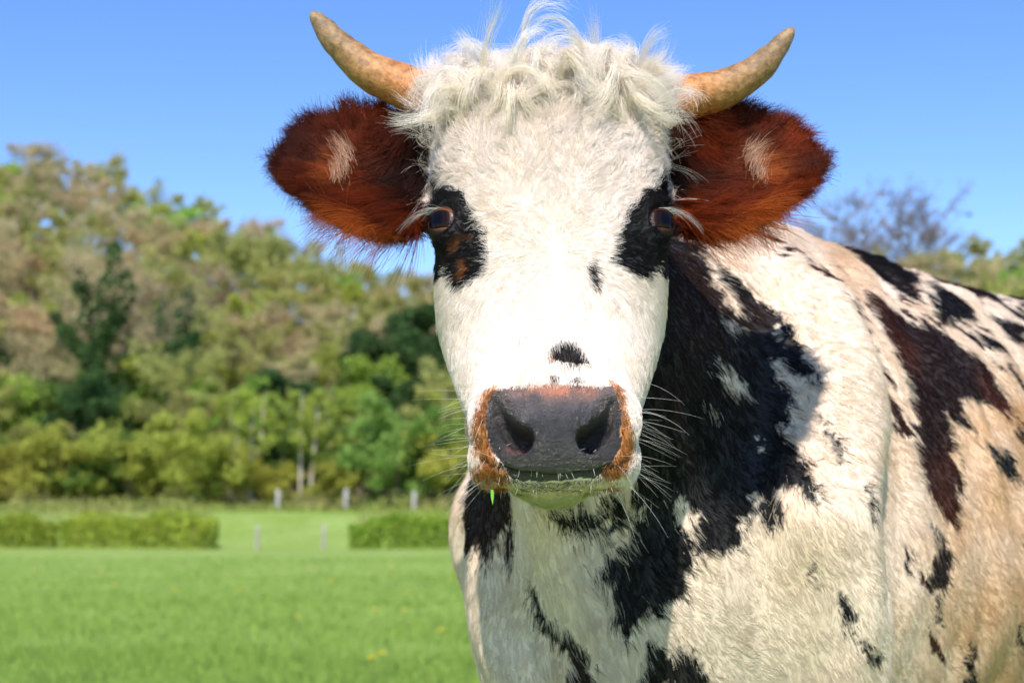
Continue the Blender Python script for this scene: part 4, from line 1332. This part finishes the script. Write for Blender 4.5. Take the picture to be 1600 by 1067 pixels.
def horn_material():
    m, nt, b = new_mat('horn')
    at_ = nt.nodes.new('ShaderNodeAttribute'); at_.attribute_name = 'along'
    rp = nt.nodes.new('ShaderNodeValToRGB')
    el_ = rp.color_ramp.elements
    el_[0].position = 0.0; el_[0].color = (.56, .175, .040, 1)
    el_[1].position = 1.0; el_[1].color = (.34, .225, .11, 1)
    for p_, c_ in ((.30, (.48, .195, .055, 1)), (.52, (.36, .185, .066, 1)), (.75, (.25, .15, .065, 1)), (.9, (.23, .145, .068, 1))):
        e_ = el_.new(p_); e_.color = c_
    nt.links.new(at_.outputs['Fac'], rp.inputs['Fac'])
    tc = nt.nodes.new('ShaderNodeTexCoord')
    n1 = nt.nodes.new('ShaderNodeTexNoise'); n1.inputs['Scale'].default_value = 110; n1.inputs['Detail'].default_value = 8
    n1.inputs['Roughness'].default_value = .65
    vo = nt.nodes.new('ShaderNodeTexVoronoi'); vo.inputs['Scale'].default_value = 45
    for q in (n1, vo):
        nt.links.new(tc.outputs['Object'], q.inputs['Vector'])
    mx = nt.nodes.new('ShaderNodeMix'); mx.data_type = 'RGBA'; mx.blend_type = 'OVERLAY'
    mx.inputs['Factor'].default_value = .8
    r2 = nt.nodes.new('ShaderNodeValToRGB')
    r2.color_ramp.elements[0].position = .33; r2.color_ramp.elements[0].color = (.2, .17, .13, 1)
    r2.color_ramp.elements[1].position = .68; r2.color_ramp.elements[1].color = (.75, .75, .7, 1)
    nt.links.new(n1.outputs['Fac'], r2.inputs['Fac'])
    nt.links.new(rp.outputs['Color'], mx.inputs[6]); nt.links.new(r2.outputs['Color'], mx.inputs[7])
    nt.links.new(mx.outputs[2], b.inputs['Base Color'])
    b.inputs['Roughness'].default_value = .5
    bp = nt.nodes.new('ShaderNodeBump'); bp.inputs['Strength'].default_value = .8; bp.inputs['Distance'].default_value = .0025
    ad = nt.nodes.new('ShaderNodeMath'); ad.operation = 'ADD'
    nt.links.new(n1.outputs['Fac'], ad.inputs[0]); nt.links.new(vo.outputs['Distance'], ad.inputs[1])
    nt.links.new(ad.outputs[0], bp.inputs['Height']); nt.links.new(bp.outputs['Normal'], b.inputs['Normal'])
    return m
HORN = horn_material()
horn_paths = {
    -1: [(-.100, -.190, -.095), (-.150, -.2270, -.09), (-.2012, -.2545, -.09), (-.2400, -.2870, -.08), (-.2705, -.3235, -.07)],
    1: [(.100, -.190, -.095), (.150, -.2165, -.09), (.198, -.2315, -.09), (.2416, -.2560, -.08), (.2795, -.3005, -.07)]}
for sd in (1, -1):
    path = crom(horn_paths[sd], 10)
    nP = len(path)
    verts, faces, along = [], [], []
    ns = 28
    for i, q in enumerate(path):
        t = i / (nP - 1)
        r = np.interp(t, [0, .25, .5, .75, .9, .97, 1], [.0285, .0265, .0225, .0160, .0108, .0072, .0025])
        d = path[min(i + 1, nP - 1)] - path[max(i - 1, 0)]; d = d / np.linalg.norm(d)
        u = np.cross(d, [0, 0, 1.]); u /= np.linalg.norm(u); w_ = np.cross(d, u)
        for j in range(ns):
            a = 2 * math.pi * j / ns
            rr_ = r * (1 + .010 * math.sin(t * 60 + sd) * (t < .85)) 
            verts.append(hwld(*(q + rr_ * (u * math.cos(a) + w_ * math.sin(a)))) - BASE)
            along.append(t)
    V = np.array(verts)
    cen = np.repeat(np.array([hwld(*q) - BASE for q in path]), ns, 0)
    crust = noise3(V, .007, 71) * .0004 + np.maximum(noise3(V, .012, 72), 0) * .0026 * np.exp(-((np.array(along) - .78) / .14) ** 2)
    V = V + nrm(V - cen) * crust[:, None]
    for i in range(nP - 1):
        for j in range(ns):
            k2 = (j + 1) % ns
            faces.append((i * ns + j, i * ns + k2, (i + 1) * ns + k2, (i + 1) * ns + j))
    faces.append(tuple((nP - 1) * ns + j for j in range(ns)))
    o = mesh_obj('horn', V, faces, HORN, cow)
    aa = o.data.attributes.new('along', 'FLOAT', 'POINT'); aa.data.foreach_set('value', np.array(along, np.float32))

# ------------------------------------------------------------------ eyes
def tint_material(name, rough, coat_w=0.0, spec=.5):
    m, nt, b = new_mat(name)
    a = nt.nodes.new('ShaderNodeAttribute'); a.attribute_name = 'tint'
    nt.links.new(a.outputs['Color'], b.inputs['Base Color'])
    b.inputs['Roughness'].default_value = rough
    b.inputs['Specular IOR Level'].default_value = spec
    b.inputs['Coat Weight'].default_value = coat_w
    b.inputs['Coat Roughness'].default_value = .03
    return m
EYEM = tint_material('eye_surface', .06, 0.0, .10)
LIDM = tint_material('eyelid_skin', .6, 0.0, .2)
def set_tint(o, c):
    a = o.data.attributes.new('tint', 'FLOAT_COLOR', 'POINT')
    cc = np.ones((len(c), 4), np.float32); cc[:, :3] = c
    a.data.foreach_set('color', cc.reshape(-1))

for sd in (1, -1):
    ec = hwld(*EYE[sd]) - BASE
    gaze = nrm(np.array([sd * .82, .05, .57])) @ M3
    gu = -HV - gaze * (-HV @ gaze); gu /= np.linalg.norm(gu)
    gh = np.cross(gaze, gu)
    verts, faces, tint = [], [], []
    ns, nr = 40, 28
    verts.append(ec + gaze * EYE_R * 1.07)
    tint.append((.003, .003, .006))
    for i in range(1, nr):
        al = math.pi * i / nr
        for j in range(ns):
            ph = 2 * math.pi * j / ns
            bulge = 1 + .07 * math.exp(-(al / .55) ** 2)
            dirv = gaze * math.cos(al) + (gh * math.cos(ph) + gu * math.sin(ph)) * math.sin(al)
            verts.append(ec + dirv * EYE_R * bulge)
            deg = math.degrees(al)
            pup = math.hypot(math.cos(ph) * deg / 30, math.sin(ph) * deg / 21)
            if pup < 1: c_ = (.003, .003, .006)
            elif deg < 41: c_ = (.012, .006, .005)
            elif deg < 46: c_ = (.03, .016, .014)
            else:
                f_ = min(1, (deg - 46) / 28)
                c_ = (.36 - .08 * f_, .26 - .15 * f_, .25 - .15 * f_)
            tint.append(c_)
    for j in range(ns):
        faces.append((0, 1 + j, 1 + (j + 1) % ns))
    for i in range(nr - 2):
        for j in range(ns):
            k2 = (j + 1) % ns
            faces.append((1 + i * ns + j, 1 + (i + 1) * ns + j, 1 + (i + 1) * ns + k2, 1 + i * ns + k2))
    eye = mesh_obj('eye', verts, faces, EYEM, cow)
    set_tint(eye, tint)
    # lids: a ring of skin around an almond opening
    ax = EYE_AX[sd]
    lu = -HV - ax * (-HV @ ax); lu /= np.linalg.norm(lu)
    lh = np.cross(lu, ax) * sd          # towards the nose
    lh = lh * np.sign(lh @ (-sd * HX))
    verts, faces, tint = [], [], []
    prof = [(.80, .99), (.84, 1.025), (.91, 1.05), (1.02, 1.06), (1.2, 1.05), (1.6, 1.02), (2.0, .97)]
    ns = 48
    for q_, (sc, rr_) in enumerate(prof):
        for j in range(ns):
            ph = 2 * math.pi * j / ns
            cx_, sy_ = math.cos(ph), math.sin(ph)
            bl_ = (sc - .80) / 1.2
            ah = .70 * (1 - bl_) + 1.5 * bl_
            av = (.34 if sy_ > 0 else .40) * (1 - bl_) + 1.45 * bl_
            px_, py_ = ah * cx_, av * math.copysign(abs(sy_) ** 1.15, sy_) - .20 * cx_ * (1 - bl_)
            a_ = math.hypot(px_, py_)
            dirv = ax * math.cos(a_) + (lh * px_ + lu * py_) / max(a_, 1e-6) * math.sin(a_)
            crease = 1 + .018 * math.sin(q_ * 2.1) * (sy_ > 0)
            verts.append(ec + dirv * EYE_R * rr_ * crease)
            warm = (.24, .080, .030) if sd < 0 else (.11, .036, .018)
            dark = (.014, .009, .008)
            f_ = max(0, min(1, (q_ - .6) / 2.0))
            g_ = .5 + .5 * math.sin(j * 1.7 + q_)
            if q_ == 0: c_ = (.10, .04, .03)
            else: c_ = tuple(w1 * (1 - f_) * (.8 + .3 * g_) + d1 * f_ for w1, d1 in zip(warm, dark))
            tint.append(c_)
    for i in range(len(prof) - 1):
        for j in range(ns):
            k2 = (j + 1) % ns
            faces.append((i * ns + j, i * ns + k2, (i + 1) * ns + k2, (i + 1) * ns + j))
    lid = mesh_obj('eyelid', verts, faces, LIDM, eye)
    set_tint(lid, tint)
    # lashes
    n = 24
    pts = np.empty((n, 7, 3))
    for i in range(n):
        u_ = rng.uniform(-.3, 1.0)
        ph = math.pi / 2 + u_ * 1.1
        px_, py_ = .68 * math.cos(ph), .40 * math.sin(ph) - .20 * math.cos(ph)
        a_ = math.hypot(px_, py_)
        r0 = ec + (ax * math.cos(a_) + (lh * px_ + lu * py_) / a_ * math.sin(a_)) * EYE_R * 1.09
        d = nrm(ax * .55 - lh * (.85 + .2 * u_) + lu * .30 + rng.normal(0, .10, 3))
        Ln = rng.uniform(.018, .036) * (1.15 if u_ > -.2 else .8)
        for q_ in range(7):
            t = q_ / 6
            pts[i, q_] = r0 + d * Ln * t - np.array([0, 0, 1]) * Ln * .75 * t * t + BASE
    hair_obj('eyelashes', pts, np.full(n, .00012), np.repeat(C(.62, .58, .52), n, 0) * rng.uniform(.5, 1.1, (n, 1)), parent=cow)

# ------------------------------------------------------------------ whiskers and lip bristles
wp, wr = [], []
wm_ = t_head & (tv > .165) & (tv < .285) & (tw > -.115) & (abs(tx) > .052) & ~bare
P, N = sample(wm_, 95)
t7 = np.linspace(0, 1, 7)
for p, n in zip(P, N):
    sd = np.sign((p - E0) @ HX)
    d = nrm(n * .8 + HX * sd * .75 + HW * .15 + HV * rng.normal(.15, .22) + rng.normal(0, .12, 3))
    Ln = rng.uniform(.02, .062)
    sag = rng.uniform(.05, .35)
    bend = rng.normal(0, .12, 3)
    wp.append([p + d * Ln * t + bend * Ln * t * t - np.array([0, 0, 1]) * Ln * sag * t * t for t in t7])
    wr.append(rng.uniform(.00007, .00014))
hair_obj('whiskers', np.array(wp), np.array(wr), np.repeat(C(.82, .80, .74), len(wp), 0))
wl = t_head & (tv > .235) & (tv < .275) & (tw > -.10) & (tw < -.015) & (abs(tx) < .058)
P, N = sample(wl, 70)
bp_ = []
for p, n in zip(P, N):
    d = nrm(n * .9 + HV * .35 + rng.normal(0, .25, 3)); Ln = rng.uniform(.005, .012)
    bp_.append([p + d * Ln * t for t in np.linspace(0, 1, 4)])
hair_obj('lip_bristles', np.array(bp_), np.full(len(bp_), .00020), np.repeat(C(.75, .73, .66), len(bp_), 0))

# ------------------------------------------------------------------ curly forelock
def locks(P, N, heads, length, curl, per, spread, K=16):
    out = []; cl = []
    for p, n, d0 in zip(P, N, heads):
        Ln = length * rng.uniform(.6, 1.25)
        ds = Ln / (K - 1)
        # a curl: the heading turns about an axis that itself drifts
        axis = nrm(np.array([rng.choice([-1, 1]) * rng.uniform(.2, 1.), rng.normal(0, .55), rng.normal(0, .55)]))
        kap = rng.uniform(.4, 1.5) * curl / Ln
        g = [p.copy()]; d = d0.copy(); tl = rng.uniform(.6, 1.0)
        for i in range(K - 1):
            f = i / (K - 1)
            a = kap * ds * (.5 + 1.3 * f)
            d = d * math.cos(a) + np.cross(axis, d) * math.sin(a) + axis * (axis @ d) * (1 - math.cos(a))
            d = nrm(d + np.array([0, -.08, -.22]) * (f * 1.0 + .1))
            g.append(g[-1] + d * ds)
        g = np.array(g)
        gv_ = (g - E0) @ HV
        if gv_.min() < -.268:
            continue
        m = rng.poisson(per) + 4
        off = rng.normal(0, 1, (m, 3)) * spread
        f = np.linspace(0, 1, K)
        sc_ = (1 - .45 * f)[None, :, None]
        st = rng.normal(0, 1, (m, 3)) * .006
        out.append(g[None] + off[:, None] * sc_ + st[:, None] * (f ** 2)[None, :, None])
        base_c = np.array([.96, .905, .845]) * rng.uniform(.9, 1.05)
        base_c = base_c * (1 - tl * 0) + 0
        cl.append(np.repeat((base_c * (lambda q: np.array([1, .985 - .05 * q, .97 - .17 * q]))(rng.random()))[None], m, 0))
    return np.concatenate(out), np.concatenate(cl)

top = t_head & ~t_ear & (tv < -.150) & (abs(tx) < .104) & (tw > -.17)
P, N = sample(top, 340)
d0 = nrm(N * 1.0 + HW * .35 + np.array([0, 0, .3]) + np.c_[(P[:, 0] - E0[0]) * 3.0, np.zeros(len(P)), np.zeros(len(P))] + rng.normal(0, .35, P.shape))
pts, cl = locks(P, N, d0, .060, 5.6, 90, .0046)
hair_obj('forelock', pts, np.full(len(pts), .00012), tone(cl))
# longer strands that fall forward over the brow
fr = t_head & (tv < -.155) & (tv > -.21) & (abs(tx) < .105) & (tw > -.09)
P, N = sample(fr, 60)
d0 = nrm(N * .8 + HW * .6 + HX * rng.normal(0, .6, (len(P), 1)) + np.array([0, 0, .3]))
pts, cl = locks(P, N, d0, .095, 3.8, 40, .0030, 20)
hair_obj('forelock_strands', pts, np.full(len(pts), .00016), tone(cl))
# loose flyaway hairs
P, N = sample(t_head & ~t_ear & (tv < -.12) & (abs(tx) < .15), 1500)
d0 = nrm(N + rng.normal(0, .45, P.shape) + np.array([0, 0, .4]))
pts, cl = locks(P[:500], N[:500], d0[:500], .042, 2.0, 1, .002, 8)
hair_obj('flyaway_hairs', pts, np.full(len(pts), .00013), tone(cl))

# ------------------------------------------------------------------ tail switch and hooves
n = 1400
tip_p = bw(1.62, 0, .58)
ph = rng.random(n) * 6.28
zz = rng.uniform(.50, .72, n)
P = bw(1.62, 0, 0)[None] + np.c_[np.cos(ph) * .012, np.sin(ph) * .012, zz]
t7 = np.linspace(0, 1, 8)
Ln = rng.uniform(.18, .34, n)
fl = rng.normal(0, .03, (n, 3))
pts = P[:, None] - ZB[None, None] * (t7[None, :, None] * Ln[:, None, None]) + fl[:, None] * np.sin(t7 * 2.2)[None, :, None]
hair_obj('tail_switch', pts, np.full(n, .0006), tone(np.repeat(C(.55, .42, .28), n, 0)))
HOOF = plain_mat('hoof_horn', (.045, .035, .028), .45, .3, 60, .2)
for s_, l_ in ((.035, .17), (.035, -.17), (1.335, .20), (1.335, -.20)):
    verts, faces = [], []
    for cl_ in (-1, 1):                      # two claws
        b0 = len(verts)
        for q_, (z_, rs, rl, fwd) in enumerate(((0, .062, .027, -.030), (.02, .060, .027, -.026), (.055, .050, .026, -.012), (.09, .038, .022, 0), (.10, .02, .012, 0))):
            for j in range(16):
                a = 2 * math.pi * j / 16
                verts.append(bw(s_ + fwd + rs * math.cos(a), l_ + cl_ * .026 + rl * math.sin(a), z_) - BASE)
        for i in range(4):
            for j in range(16):
                k2 = (j + 1) % 16
                faces.append((b0 + i * 16 + j, b0 + i * 16 + k2, b0 + (i + 1) * 16 + k2, b0 + (i + 1) * 16 + j))
        faces.append(tuple(b0 + j for j in range(15, -1, -1)))
        faces.append(tuple(b0 + 64 + j for j in range(16)))
    mesh_obj('hoof', verts, faces, HOOF, cow)
# ------------------------------------------------------------------ a bit of grass caught under the lip
BLADE = plain_mat('grass_scrap', (.16, .42, .04), .6)
g0 = np.array([-.0190, 1.500, 1.0335])
gb = [(-.0014, 0, 0), (.0014, .0006, 0), (.0018, .0008, -.006), (.0006, 0, -.0145), (-.0012, 0, -.007),
      (-.0014, .0005, 0), (.0014, .0011, 0), (.0018, .0013, -.006), (.0006, .0005, -.0145), (-.0012, .0005, -.007)]
sc_o = mesh_obj('grass_scrap', gb, [(0, 1, 2, 3, 4), (9, 8, 7, 6, 5), (0, 5, 6, 1), (1, 6, 7, 2), (2, 7, 8, 3), (3, 8, 9, 4), (4, 9, 5, 0)], BLADE, None, False)
sc_o.location = tuple(g0)
tag(sc_o, 'scrap of green grass hanging from the whiskers under the cow\'s lip', 'grass blade')
